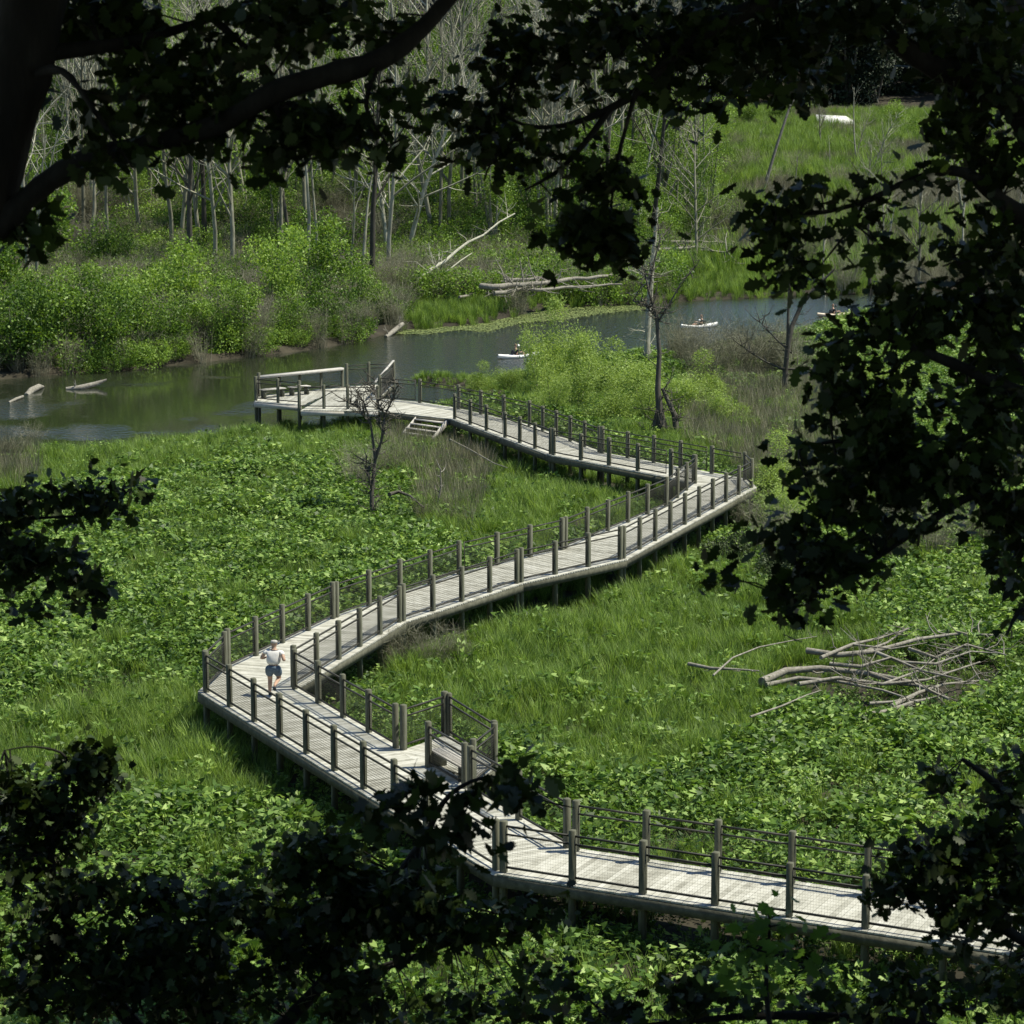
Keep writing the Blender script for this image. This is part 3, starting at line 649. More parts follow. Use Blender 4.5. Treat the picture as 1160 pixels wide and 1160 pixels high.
def leafy(seed, R, hh, z0, n, sz, lumps, leaf, bark, stems=5, wid=.6, tr=.07):
    C, d, c = crown_pts(n, R, hh, z0, lumps, seed); crown = MB(); crown.leafset(C, sz*rng.uniform(.6, 1.25, n), d*.5+dirs(n), tiltup=.3, wid=wid)
    st_ = MB(); rs = random.Random(seed)
    for i in range(max(stems, 1)):
        e_ = Vector(c[i % len(c)]); b0 = Vector((rs.uniform(-.2, .2)*R*.3, rs.uniform(-.2, .2)*R*.3, -.2)); mid = b0.lerp(e_, .5)+Vector((rs.gauss(0, .1), rs.gauss(0, .1), .2))*R*.4
        st_.tube([b0, b0.lerp(mid, .5), mid, mid.lerp(e_, .6), e_], [tr, tr*.85, tr*.65, tr*.4, tr*.2], 5)
    return st_.mesh('trunk', bark), crown.mesh('crown', leaf)
PR = {}
for k in range(4): PR['shrub', k] = leafy(10+k, 1.9, 3.0, .1, 6500, .15, 14, M['shrub'], M['twig'], 7, tr=.05)
for k in range(3): PR['tree', k] = leafy(30+k, 2.6, 6.5, 1.5, 6000, .17, 15, M['shrub'], M['greybark'], 6, tr=.12)
for k in range(3): PR['willow', k] = leafy(40+k, 1.5, 3.0, .0, 6500, .14, 10, M['willow'], M['twig'], 6, wid=.28, tr=.035)
for k in range(2): PR['olive', k] = leafy(50+k, 1.6, 2.4, .0, 2600, .17, 8, M['olive'], M['twig'], 7, tr=.035)
for k in range(3): PR['dark', k] = leafy(60+k, 5.5, 15., 1.0, 7000, .6, 14, M['conifer'], M['darkbark'], 5, tr=.3)
for k in range(5): PR['bare', k] = (bare_tree(14+k*1.2, .19, 70+k, rng.uniform(-.12, .12), nb=22, spread=.5+.06*k, crook=.08, twigs=6, first=.2).mesh('trunk', M['greybark']), None)
for k in range(3): PR['snag', k] = (bare_tree(8+k*2, .16, 80+k, rng.uniform(-.2, .2), nb=4, spread=.6, twigs=2, first=.5).mesh('trunk', M['greybark']), None)
for k in range(3): PR['darkbare', k] = (bare_tree(15, .24, 90+k, .04*k, nb=12, spread=.5).mesh('trunk', M['darkbark']), None)
for k in range(3): PR['twiggy', k] = (brush(110, 2.4, .5, 1.1, .010, 5).mesh('stems', M['twig']), None)
def plant(kind, k, loc, rz, s, name, label, cat, group=None, sz=None):
    me = PR[kind, k]; loc = Vector(loc)
    if me[1] is None:
        o = bpy.data.objects.new(name, me[0]); COL.objects.link(o); r = o
    else:
        r = bpy.data.objects.new(name, None); COL.objects.link(r); r.empty_display_size = .2
        for m_, nm in zip(me, ('trunk', 'crown')):
            o = bpy.data.objects.new(nm, m_); COL.objects.link(o); o.parent = r
    r.location = loc; r.rotation_euler = (0, 0, rz); r.scale = (s, s, sz or s); tag(r, label, cat, group); return r
def gat(px, py):                                        # terrain point seen at the photo position
    d = ray(px, py); lo, hi = 20/2000, 3.
    t = .02
    pts = np.arange(50, 900, .5); Pn = np.stack([d.x/d.y*pts, pts], 1); Zr = CH+d.z/d.y*pts; h = height(Pn); i = np.argmax(Zr < h)
    if i == 0: i = len(pts)-1
    return Vector((Pn[i, 0], Pn[i, 1], h[i]))
def place_of(x, y):
    if x < 160: a = 'at the left edge of the far bank'
    elif x < 330: a = 'behind the leafy bushes left of the platform'
    elif x < 470: a = 'on the far bank behind the viewing platform'
    elif x < 620: a = 'near the leaning fallen trunk'
    elif x < 760: a = 'behind the fallen logs on the far bank'
    else: a = 'at the edge of the far meadow'
    return a
rr = random.Random(5)
# leafy shrubs along the far left bank
for i, (x, y, s) in enumerate([(-30, 415, 1.2), (15, 418, 1.1), (60, 412, 1.15), (105, 410, 1.2), (150, 408, 1.05), (190, 404, 1.2), (235, 398, 1.15), (275, 394, 1.0), (330, 388, .95), (370, 378, .9), (20, 380, 1.3), (80, 370, 1.3), (140, 372, 1.2), (205, 366, 1.2), (260, 362, 1.1), (310, 356, 1.2), (370, 345, 1.1), (410, 362, .9), (-20, 345, 1.5), (50, 325, 1.4), (120, 318, 1.3), (240, 310, 1.2), (300, 300, 1.2), (370, 312, 1.2)]):
    row = 'at the water edge' if y > 375 else ('in the second row back' if y > 335 else 'higher up the slope')
    plant('shrub', i % 4, gat(x, y), rr.uniform(0, 6), s*rr.uniform(.85, 1.5), 'leafy_shrub', f'green leafy shrub {row} {place_of(x, y)}', 'shrub', 'green shrubs of the far left bank')
# light green trees in the bare woods
for i, (x, y, s) in enumerate([(75, 190, 1.0), (60, 265, .9), (150, 250, .8), (255, 270, 1.1), (275, 235, 1.0), (310, 290, .8), (200, 215, .9), (400, 240, 1.0), (400, 200, .9), (495, 250, .7), (520, 180, 1.0), (545, 130, 1.1), (560, 290, .8), (590, 180, .9), (610, 150, .9), (600, 260, .7), (660, 290, .8), (690, 240, .8), (720, 190, 1.1), (745, 240, 1.0), (780, 245, 1.1), (800, 265, 1.0), (770, 200, 1.0), (720, 280, .8), (790, 290, .6), (15, 240, 1.0), (130, 170, 1.0), (450, 190, .8), (340, 180, 1.0), (330, 240, .9)]+[(rr.uniform(-20, 760), rr.uniform(40, 170), rr.uniform(.8, 1.3)) for _ in range(75)]):
    plant('tree', i % 3, gat(x, y), rr.uniform(0, 6), s*rr.uniform(1.15, 1.6), 'leafy_tree', f'light green leafy tree {place_of(x, y)}', 'tree', 'young leafy trees in the far woods')
for i in range(62):
    x = rr.uniform(-20, 480); y = rr.uniform(230, 410)
    fy_ = np.interp(x, [p[0] for p in far_px[::-1]], [p[1] for p in far_px[::-1]])
    if y > fy_-4: y = fy_-rr.uniform(5, 60)
    plant('twiggy', i % 3, gat(x, y), rr.uniform(0, 6), rr.uniform(.9, 1.7), 'twiggy_bush', f'grey bare twiggy bush {place_of(x, y)}', 'bush', 'bare bushes of the far left bank')
# bare trees
for i in range(95):
    x = rr.uniform(-30, 790); y = rr.uniform(110, 345) if x < 470 else rr.uniform(110, 300)
    k = rr.choice(('bare', 'bare', 'bare', 'darkbare', 'snag'))
    d = {'bare': 'grey leafless tree', 'darkbare': 'dark leafless tree', 'snag': 'broken pale dead trunk'}[k]
    h = 'high on the slope ' if y < 200 else ('low on slope ' if y > 280 else '')
    plant(k, rr.randrange(3 if k != 'bare' else 5), gat(x, y), rr.uniform(0, 6), (s_ := rr.uniform(.9, 1.3)), 'bare_tree', f'{d} {h}{place_of(x, y)}', 'tree', 'leafless trees in the far woods', sz=s_*1.35)
for (x, y, k, j, s, lab) in [(213, 312, 'darkbare', 0, 1.25, 'tall straight dark trunk standing alone behind the left bank shrubs'), (283, 260, 'snag', 1, .9, 'pale broken trunk with a bright sunlit side on the left slope'),
                     (233, 215, 'snag', 0, 1., 'thin white dead trunk up the left slope'), (458, 300, 'bare', 2, 1.3, 'big grey bare tree with two pale stems above the leaning log'), (440, 305, 'bare', 4, 1.15, 'paler bare tree close to the left of the big grey tree'),
                     (620, 275, 'bare', 1, 1.1, 'white barked slender bare tree right of the leaning fallen trunk'), (716, 200, 'bare', 3, .9, 'thin bare tree leaning over the light green thicket'), (748, 240, 'bare', 0, .9, 'crooked bare pale tree beside the meadow'),
                     (970, 185, 'snag', 2, 1.0, 'bare many stemmed tree in front of the white slab'), (968, 186, 'bare', 2, .55, 'small bare tree in the middle of the far meadow')]:
    plant(k, j, gat(x, y), rr.uniform(0, 6), s, 'bare_tree', lab, 'tree')
for i in range(14):
    x = rr.choice((rr.uniform(40, 330), rr.uniform(330, 500), rr.uniform(500, 720))); y = rr.uniform(215, 330) if x < 470 else rr.uniform(215, 300)
    plant('bare', i % 5, gat(x, y), rr.uniform(0, 6), .95+.04*(i % 8), 'bare_tree', f'tall pale upright bare tree {place_of(x, y)}', 'tree', 'tall pale bare trees in the far woods', sz=rr.uniform(1.5, 2.0))
for i in range(34):
    x = rr.uniform(735, 1165); y = rr.uniform(165, 322); k = rr.choice(('bare', 'snag', 'snag', 'twiggy', 'twiggy'))
    d = {'bare': 'slim bare grey tree', 'snag': 'broken grey snag', 'twiggy': 'grey twiggy bush'}[k]; q_ = 'near the river' if y > 280 else ('halfway up the meadow' if y > 215 else 'far back')
    plant(k, rr.randrange(3), gat(x, y), rr.uniform(0, 6), rr.uniform(.5, .9) if k != 'twiggy' else rr.uniform(1.2, 2.), 'bare_tree' if k != 'twiggy' else 'twiggy_bush', f'{d} in the right meadow {q_}', 'tree' if k != 'twiggy' else 'bush', 'snags and bare bushes of the right meadow')
# trees at the right river side
for (x, y, k, j, s, lab) in [(985, 345, 'darkbare', 1, .7, 'dark bare trunk rising from the water edge at the right'), (935, 350, 'snag', 2, .75, 'grey dead stem by the water at the right'), (1040, 330, 'bare', 1, .75, 'pale leaning bare tree behind the right foliage'),
                     (1000, 300, 'bare', 3, .6, 'bare tree in grey reeds at the right'), (1090, 300, 'snag', 0, .9, 'stubby dead trunk in grey reeds at far right'), (960, 330, 'twiggy', 0, 1.6, 'grey twiggy bush at the right water edge'), (1020, 360, 'twiggy', 1, 1.6, 'grey twiggy bush behind the dark right foliage')]:
    plant(k, j, gat(x, y), rr.uniform(0, 6), s, 'bare_tree' if k != 'twiggy' else 'twiggy_bush', lab, 'tree' if k != 'twiggy' else 'bush')
# dark wood at the back
for i in range(60):
    x = rr.uniform(690, 1230); yy = rr.uniform(655, 760); p = Vector((ray(x, 100).x/ray(x, 100).y*yy, yy, 0)); p.z = H(p.x, p.y)
    plant('dark', i % 3, p, rr.uniform(0, 6), rr.uniform(1.2, 1.9), 'dark_tree', 'dense dark evergreen in the shaded wood behind the meadow', 'tree', 'dark trees behind the meadow')
for i in range(45):
    x = rr.uniform(-60, 760); yy = rr.uniform(365, 480); p = Vector(((x-580)/F*yy, yy, 0)); p.z = H(p.x, p.y)
    plant('dark', i % 3, p, rr.uniform(0, 6), rr.uniform(.8, 1.2), 'dark_tree', 'dark full crowned tree on the ridge above the bare woods', 'tree', 'dark trees on the ridge')
for i, (x, y, s) in enumerate([(1015, 150, 1.6), (1040, 160, 1.3), (1085, 215, 1.2), (1140, 215, 1.1), (850, 145, 1.5), (880, 140, 1.5), (1005, 140, 1.3), (1060, 170, 1.3), (1120, 180, 1.6)]):
    plant('shrub', i % 4, gat(x, y), i, s, 'leafy_shrub', ['round green shrub at the back edge of the meadow', 'green shrub standing in grey reeds at the right'][x > 1070], 'shrub', 'shrubs in the far meadow')
# willow clump between boardwalk and river
for i, (x, y, s, z) in enumerate([(628, 432, 1.0, 1.35), (612, 447, .85, 1.1), (655, 440, 1.0, 1.15), (690, 447, 1.0, .9), (655, 462, .9, .9), (720, 458, 1.0, .85), (690, 478, .95, .8), (735, 480, .8, .75), (775, 470, .95, .75), (800, 455, .9, .8), (625, 470, .7, .7), (575, 445, .6, .5), (545, 438, .55, .45), (820, 480, .8, .6), (1010, 470, 1., .9), (880, 560, .9, .8), (890, 600, .8, .6)]):
    part_ = 'behind the middle railing' if x < 700 else ('right of the big dead tree' if x < 850 else 'behind the far bend')
    if x < 590: part_ = 'on the grassy spit beside the river'
    if i == 0: part_ = 'standing tallest in front of the water'
    s *= 1.3; z *= 1.12
    plant('willow', i % 3, gat(x, y+6), rr.uniform(0, 6), s, 'willow_shrub', f'feathery light green willow shrub {part_}', 'shrub', 'willow shrubs between boardwalk and river', sz=z)
# twiggy and olive bushes
for i, (k, x, y, s, lab) in enumerate([('twiggy', 405, 560, .85, 'grey twiggy bush at the foot of the small dead tree'), ('twiggy', 440, 545, .8, 'smaller grey twiggy bush right of the small dead tree'), ('twiggy', 450, 770, .62, 'bare twiggy bush under the middle boardwalk'), ('twiggy', 490, 765, .62, 'bare grey bush between the boardwalk and green grass'), ('twiggy', 520, 760, .5, 'small low bare bush at the right of the boardwalk bushes'),
        ('twiggy', 800, 445, .9, 'grey bare bush right of the big dead tree'), ('twiggy', 835, 435, .95, 'second grey bare bush by the river'), ('twiggy', 870, 430, .95, 'grey bare bush left of the dark leaning tree'), ('twiggy', 905, 440, 1., 'grey bare bush under the dark leaning tree'), ('twiggy', 780, 415, .8, 'bare bush at the water edge'), ('twiggy', 850, 415, .8, 'bare bush against the blue water'),
        *[('twiggy', 765+i*13, 408+(i*37) % 26, .95, 'grey bare bush in the thicket between big dead tree and dark leaning tree') for i in range(11)], ('twiggy', 5, 535, .8, 'grey dry bush at the left edge by the water'), ('twiggy', 40, 515, .6, 'small dry bush on the left bank'), ('twiggy', 505, 600, .4, 'tiny dry bush beside the white stem'), ('twiggy', 480, 596, .45, 'tiny dry bush left of the white stem'),
        ('olive', 830, 650, .75, 'dark olive bush below the far bend'), ('olive', 865, 665, .8, 'dark olive bush under the right foliage'), ('olive', 905, 660, .8, 'dark bush left of the grey thicket'), ('twiggy', 850, 610, .7, 'brown bush hard by the bend of the boardwalk'), ('twiggy', 875, 640, .9, 'brown twiggy bush below the bend'), ('twiggy', 1010, 640, .9, 'grey bush behind the tall broad leaves'), ('twiggy', 1060, 640, .9, 'grey bush at the back of the right marsh'), ('twiggy', 1110, 630, .9, 'grey bush at the right edge of the marsh'), ('twiggy', 950, 600, 1., 'grey thicket seen under the right foliage'), ('olive', 1000, 590, 1., 'olive bush deep behind the right foliage'), ('olive', 1080, 580, 1.1, 'olive bush at the right behind the leaves'), ('twiggy', 1140, 560, 1.2, 'tall grey thicket at the right edge')]):
    if k == 'twiggy' and x > 700 and y < 450: s *= 1.35
    elif k == 'twiggy': s *= 1.2
    plant(k, i % (3 if k == 'twiggy' else 2), gat(x, y), rr.uniform(0, 6), s, 'twiggy_bush' if k == 'twiggy' else 'olive_bush', lab, 'bush', 'bare bushes beside the dead tree' if 'thicket between' in lab else None)
# hand placed dead trees
def pxtube(mb, pts, D0, r, sides=7, dd=None):
    """polyline of (px,py) standing in the vertical plane at depth of the base"""
    P_ = [W(x, y, D0+(dd[i] if dd else 0)) for i, (x, y) in enumerate(pts)]; mb.tube(P_, r, sides); return P_
def twig_fill(mb, P_, n, L_, r, seed, up=.4, sides=3, lvl=1):
    rs = random.Random(seed)
    for i in range(n):
        j = rs.randrange(1, len(P_)); q = P_[j-1].lerp(P_[j], rs.random()); d = Vector((rs.gauss(0, 1), rs.gauss(0, 1), rs.gauss(up, .6))).normalized(); l = L_*rs.uniform(.4, 1)
        m1 = q+d*l*.5+Vector((rs.gauss(0, 1), rs.gauss(0, 1), rs.gauss(0, 1)))*l*.08; m2 = q+d*l+Vector((0, 0, l*.15))
        mb.tube([q, m1, m2], [r, r*.7, r*.3], sides)
        if lvl: twig_fill(mb, [q, m1, m2], 3, L_*.45, r*.5, rs.random(), up, 3, lvl-1)
def handtree(name, label, D, stems, mats, seed, twigs=(8, 1.), tw_r=.035):
    base = W(*stems[0][0][0], D); mb = MB(); e = None
    for pts, r in stems:
        P_ = pxtube(mb, pts, D, r, 8, [random.Random(seed+j).uniform(-.35, .35)*(j > 0) for j in range(len(pts))]); twig_fill(mb, P_, twigs[0], twigs[1], tw_r, seed+len(pts))
    o = mb.obj(name, mats); tag(o, label, 'tree'); return o
def Dg(px, py, z=ZM): return (G(px, py, z)-Vector((0, 0, CH))).dot(Vector((0, cp, -sp)))
handtree('dead_tree', 'small dark dead tree with forked twigs in front of the platform', Dg(422, 590), [([(422, 592), (421, 560), (425, 520), (420, 480), (412, 455), (400, 440)], [.12, .09, .07, .045, .03, .012]), ([(425, 520), (432, 500), (436, 470), (445, 452), (452, 430)], [.08, .06, .05, .03, .01]), ([(422, 560), (418, 540), (410, 520)], [.08, .04, .01]), ([(436, 470), (430, 462), (424, 445), (425, 425)], [.04, .03, .02, .01]), ([(420, 480), (405, 462), (388, 452)], [.04, .025, .01])], M['darkbark'], 3, (26, 1.0))
handtree('dead_tree', 'thin white dead stem in the grass right of the small dead tree', Dg(490, 590), [([(488, 592), (495, 575), (500, 550), (499, 532), (494, 520)], [.05, .045, .04, .025, .008])], M['drift'], 5, (7, .6))
handtree('dead_tree', 'big gnarled dead tree with grey crown rising behind the middle railing', Dg(750, 500), [([(752, 503), (748, 470), (745, 440), (747, 400), (744, 360), (735, 330), (728, 300)], [.34, .22, .15, .12, .10, .06, .03]), ([(768, 503), (764, 470), (750, 440)], [.2, .15, .08]), ([(745, 365), (758, 345), (772, 320), (790, 300)], [.06, .05, .03, .012]), ([(744, 360), (730, 345), (716, 340)], [.05, .03, .01]), ([(735, 330), (740, 300), (748, 270), (742, 240)], [.06, .05, .03, .012]), ([(738, 500), (742, 480), (746, 455)], [.15, .12, .08])], M['darkbark'], 8, (20, 1.5))
handtree('dead_tree', 'pale grey dead trunk just behind the gnarled dead tree', Dg(735, 415), [([(733, 418), (733, 390), (735, 350), (738, 310), (742, 270), (745, 235)], [.24, .2, .2, .17, .12, .06]), ([(738, 320), (722, 305), (712, 290)], [.09, .06, .02])], M['greybark'], 9, (22, 1.7))
handtree('dead_tree', 'dark leaning tree with crossing bare limbs at the right of the river', Dg(888, 455), [([(888, 460), (889, 430), (892, 395), (897, 370), (908, 345), (925, 325), (945, 305)], [.17, .15, .14, .13, .12, .09, .06]), ([(892, 395), (893, 350), (895, 310), (899, 285)], [.09, .08, .07, .05]), ([(890, 420), (868, 410), (848, 398), (838, 390)], [.06, .05, .03, .01]), ([(897, 400), (880, 385), (868, 372), (858, 362)], [.06, .045, .03, .01]), ([(892, 418), (930, 419), (965, 415)], [.07, .06, .03])], M['darkbark'], 11, (12, 1.2))
handtree('dead_tree', 'tall white curved dead stem in the meadow left of the white slab', 330, [([(868, 205), (880, 165), (895, 120), (912, 92), (925, 76)], [.2, .18, .15, .1, .04])], M['drift'], 12, (2, 2.))
handtree('dead_tree', 'pale bent trunk with broken top on the left slope', 262, [([(170, 262), (168, 226), (160, 205), (153, 182)], [.26, .24, .2, .08])], M['drift'], 13, (3, 1.5))
# ------------------------------------------------------------------ logs
def log(label, pts, r, z, seed, mats='drift', twigs=(4, .8), extra=(), name='driftwood_log', dz=None):
    P_ = [G(x, y, ZM+(z if not dz else dz[i])) for i, (x, y) in enumerate(pts)]; base = P_[0].copy()
    mb = MB(); rr_ = [r*(1-.65*i/(len(pts)-1)) for i in range(len(pts))]; mb.tube(P_, rr_, 8); twig_fill(mb, P_[1:], twigs[0], twigs[1], r*.28, seed, .15, 4)
    for e_ in extra: Q = [G(x, y, ZM+z) for x, y in e_]; mb.tube(Q, [r*.6*(1-.7*i/(len(Q)-1)) for i in range(len(Q))], 6); twig_fill(mb, Q, 3, twigs[1]*.6, r*.2, seed+1, .1)
    o = mb.obj(name, M[mats], smooth=True); tag(o, label, 'log'); return o
log('thickest silvery driftwood log with a forked tip, lying lowest left in the pile', [(863, 772), (890, 760), (930, 757), (985, 763), (1030, 772), (1075, 792)], .14, .75, 1, twigs=(6, 1.), extra=[[(868, 776), (905, 768), (950, 772), (1000, 782), (1040, 795)], [(985, 763), (1020, 775), (1060, 778)]])
log('long silvery driftwood log at the top of the pile', [(914, 737), (950, 742), (990, 738), (1040, 724), (1085, 718), (1135, 720)], .11, .9, 2, twigs=(8, 1.2), extra=[[(975, 740), (1005, 728), (1030, 710)], [(990, 738), (1020, 750), (1060, 752), (1100, 738), (1130, 740)]])
log('short silvery driftwood piece at the bottom of the pile', [(970, 812), (1005, 806), (1035, 795), (1060, 790)], .10, .7, 3, twigs=(6, .7), extra=[[(985, 797), (1010, 795), (1035, 790)]])
log('branching grey driftwood limb in the middle of the pile', [(940, 752), (975, 755), (1010, 745), (1045, 760), (1090, 770)], .07, 1., 4, twigs=(13, 1.4))
log('tangle of grey driftwood limbs at the right end of the pile', [(1030, 735), (1060, 745), (1095, 730), (1140, 742)], .07, .9, 14, twigs=(16, 1.4))
log('grey forked limb crossing low through the driftwood pile', [(905, 775), (950, 768), (1000, 775), (1050, 770), (1110, 750)], .08, .85, 31, twigs=(14, 1.5), extra=[[(1000, 775), (1040, 760), (1075, 735)]])
log('weathered limb with many twigs lying across the pile top', [(930, 745), (965, 730), (1000, 722), (1030, 712)], .07, 1.05, 32, twigs=(12, 1.2), extra=[[(965, 730), (1010, 735), (1050, 728)]])
log('grey limb lying at the lower right of the driftwood pile', [(1010, 800), (1040, 785), (1070, 775), (1120, 770)], .08, .7, 33, twigs=(11, 1.2))
log('thin pale stick lying alone in the grass left of the driftwood pile', [(780, 752), (805, 757), (830, 758), (860, 760)], .07, .9, 5, twigs=(4, .7))
log('long thin bowed branch arching over the grass', [(808, 765), (830, 745), (860, 733), (900, 725), (925, 721)], .035, 1.0, 6, twigs=(1, .5))
log('thin bare branch below the driftwood pile', [(850, 812), (885, 800), (915, 787), (930, 782)], .04, .9, 7, twigs=(2, .4))
log('broken grey branch lying in marsh grass before the boardwalk', [(441, 560), (452, 557), (465, 562), (480, 575)], .1, .8, 8, 'darkbark', twigs=(3, .5))
log('pale thin branch propped beside the boardwalk railing', [(510, 498), (530, 508), (560, 525), (575, 530)], .05, .9, 9, twigs=(2, .4))
def wlog(label, pts, r, zs, seed, tw=(2, .6)):
    P_ = [G(x, y, ZW+z) for (x, y), z in zip(pts, zs)]; mb = MB(); mb.tube(P_, [r*.8, r, r*.9, r*.35][:len(P_)] if len(P_) <= 4 else r, 8); twig_fill(mb, P_, tw[0], tw[1], r*.3, seed, .5, 4); tag(mb.obj('floating_log', M['drift'], smooth=True), label, 'log')
wlog('long pale log floating in the river at the left with a raised end', [(75, 441), (92, 439), (108, 435), (121, 430)], .17, [0, .1, .2, .45], 1, (4, .7))
wlog('short humped pale log floating at the far left of the river', [(30, 448), (36, 442), (44, 438), (49, 438)], .2, [-.05, .15, .2, .05], 2, (0, .3))
wlog('small pale stick poking from the water at the left edge', [(10, 456), (18, 452), (26, 449)], .09, [0, .1, .1], 3, (1, .3))
wlog('dead log end reaching into the water below the left woods', [(437, 382), (446, 375), (456, 367)], .18, [0, .25, .6], 4, (2, 1.))
def bumpy(pts, n=4, a=1.2, seed=1):
    rs = random.Random(seed); o = []
    for p, q in zip(pts, pts[1:]):
        for k in range(n): t = k/n; o.append((p[0]+(q[0]-p[0])*t, p[1]+(q[1]-p[1])*t+rs.uniform(-a, a)))
    return o+[pts[-1]]
log('huge pale fallen trunk stretched along the far bank', bumpy([(545, 325), (590, 323), (640, 318), (690, 312), (725, 305)], seed=1), .24, 1.9, 20, twigs=(26, 2.4), name='fallen_trunk')
log('second fallen trunk lying under the huge pale one', bumpy([(560, 331), (610, 328), (650, 325), (705, 322)], seed=2), .17, 1.5, 21, twigs=(14, 2.), name='fallen_trunk')
log('short fallen log end by the green bank grass', bumpy([(572, 318), (600, 316), (630, 317)], seed=3), .16, 1.9, 22, twigs=(8, 1.5), name='fallen_trunk')
log('pale fallen log far up the bank behind the dead tree', bumpy([(745, 284), (790, 281), (825, 286)], seed=4), .22, 1.8, 23, twigs=(14, 2.4), name='fallen_trunk')
log('second pale fallen log stacked behind the first', bumpy([(755, 274), (795, 273), (830, 277)], seed=5), .18, 2.0, 24, twigs=(12, 2.4), name='fallen_trunk')
log('broken pale fallen limb left of the bank grass', bumpy([(520, 336), (545, 332), (575, 336)], seed=6), .12, .8, 25, twigs=(12, 2.), name='fallen_trunk')
mb = MB(); Pq = [W(455, 332, 205), W(490, 305, 209), W(530, 276, 213), (W(583, 242, 219))]; Pq = [p.lerp(q, t)+Vector((0, 0, .12*math.sin(9*t+i))) for i, (p, q) in enumerate(zip(Pq, Pq[1:])) for t in (0, .33, .66)]+[Pq[-1]]; mb.tube(Pq, np.linspace(.2, .06, len(Pq)), 8); mb.tube([p+Vector((.3, .8, -.35-.1*i)) for i, p in enumerate(Pq[:-3])], np.linspace(.12, .05, len(Pq)-3), 7); twig_fill(mb, Pq, 22, 2.4, .045, 4)
tag(mb.obj('leaning_trunk', M['greybark'], smooth=True), 'long grey fallen trunk leaning diagonally up through the woods', 'tree')
# white slab in the meadow
p0 = G(946, 146, ZM); mb = MB(); w_, d_2 = 3.7, 9.
mb.add([(-w_, 0, -.3), (w_, 0, -.3), (w_*.9, d_2, -.3), (-w_*.8, d_2, -.3), (-w_, 0, 1.9), (w_, 0, 1.7), (w_*.9, d_2, 2.3), (-w_*.8, d_2, 2.6)], [(3, 2, 1, 0), (4, 5, 6, 7), (0, 1, 5, 4), (1, 2, 6, 5), (2, 3, 7, 6), (3, 0, 4, 7)])
o = mb.obj('white_slab', M['slab'], loc=tuple(p0)); tag(o, 'bright white flat slab at the back edge of the far meadow', 'slab')
# ------------------------------------------------------------------ near trees (dark, out of the sun)
class NearTree:
    def __init__(s, name, label, base, k=.8):
        s.root = empty(name, tuple(base), 0, label, 'tree'); s.wood = MB(); s.leaf = MB(); s.pts = []; s.n = 0; s.k = k
    def limb(s, pts, rad, side=8, sub=0, seed=0):
        """pts: (px,py,D) or Vector"""
        P_ = [p if isinstance(p, Vector) else W(*p) for p in pts]
        # smooth the polyline
        Q = []
        for i in range(len(P_)-1):
            p_1 = P_[max(i-1, 0)]; p0, p1 = P_[i], P_[i+1]; p2 = P_[min(i+2, len(P_)-1)]
            for t in (0, .25, .5, .75):
                Q.append(.5*((2*p0)+(p1-p_1)*t+(2*p_1-5*p0+4*p1-p2)*t*t+(3*p0-p_1-3*p1+p2)*t**3))
        Q.append(P_[-1]); R = np.interp(np.linspace(0, 1, len(Q)), np.linspace(0, 1, len(rad)), rad)
        R = R*(1+.07*rng.normal(size=len(R)))
        s.wood.tube(Q, R, side); s.pts += Q[1:]
        return Q
    def blob(s, px, py, rx, ry, D, n, size=.13, depth=None, cl=9, twig=True):
        """n leaf clusters in an ellipsoid"""
        k = D/F; depth = depth or (rx+ry)*k*.7
        A = np.array([tuple(p) for p in s.pts]) if s.pts else None
        n = max(2, int(n*s.k*(.72 if py < 130 else 1)))
        for i in range(n):
            for _ in range(40):
                u = rng.uniform(-1, 1, 3)
                cc = W(px+u[0]*rx, py+u[1]*ry, D+u[2]*depth)
                if (u**2).sum() <= 1 and noise.noise(cc*3.3) > .0: break
            c = W(px+u[0]*rx, py+u[1]*ry, D+u[2]*depth); s.n += 1
            if twig and A is not None and i % 2 == 0:
                j = np.argmin(((A-np.array(c))**2).sum(1)); q = Vector(A[j]); L_ = (q-c).length
                if L_ < 2.2:
                    m_ = q.lerp(c, .55)+Vector(rng.normal(0, .06, 3))*L_+Vector((0, 0, .05*L_)); s.wood.tube([q, m_, c], [.006+.004*L_, .005, .0025], 3)
            m2 = rng.integers(cl-1, cl+7); base = np.array(c)+rng.normal(0, .08, (m2, 3))*np.array([1, 1, .7])*size/.13
            out = dirs(m2, -.35, .7); s.leaf.leafset(base, .86*size*rng.uniform(.5, 1.2, m2), out, tiltup=.4, shape=OAK if rng.random() < .75 else MAPLE*.85)
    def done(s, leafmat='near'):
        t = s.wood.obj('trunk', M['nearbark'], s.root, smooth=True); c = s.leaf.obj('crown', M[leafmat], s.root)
        for o in (t, c): o.matrix_parent_inverse = Matrix.Translation(-s.root.location)
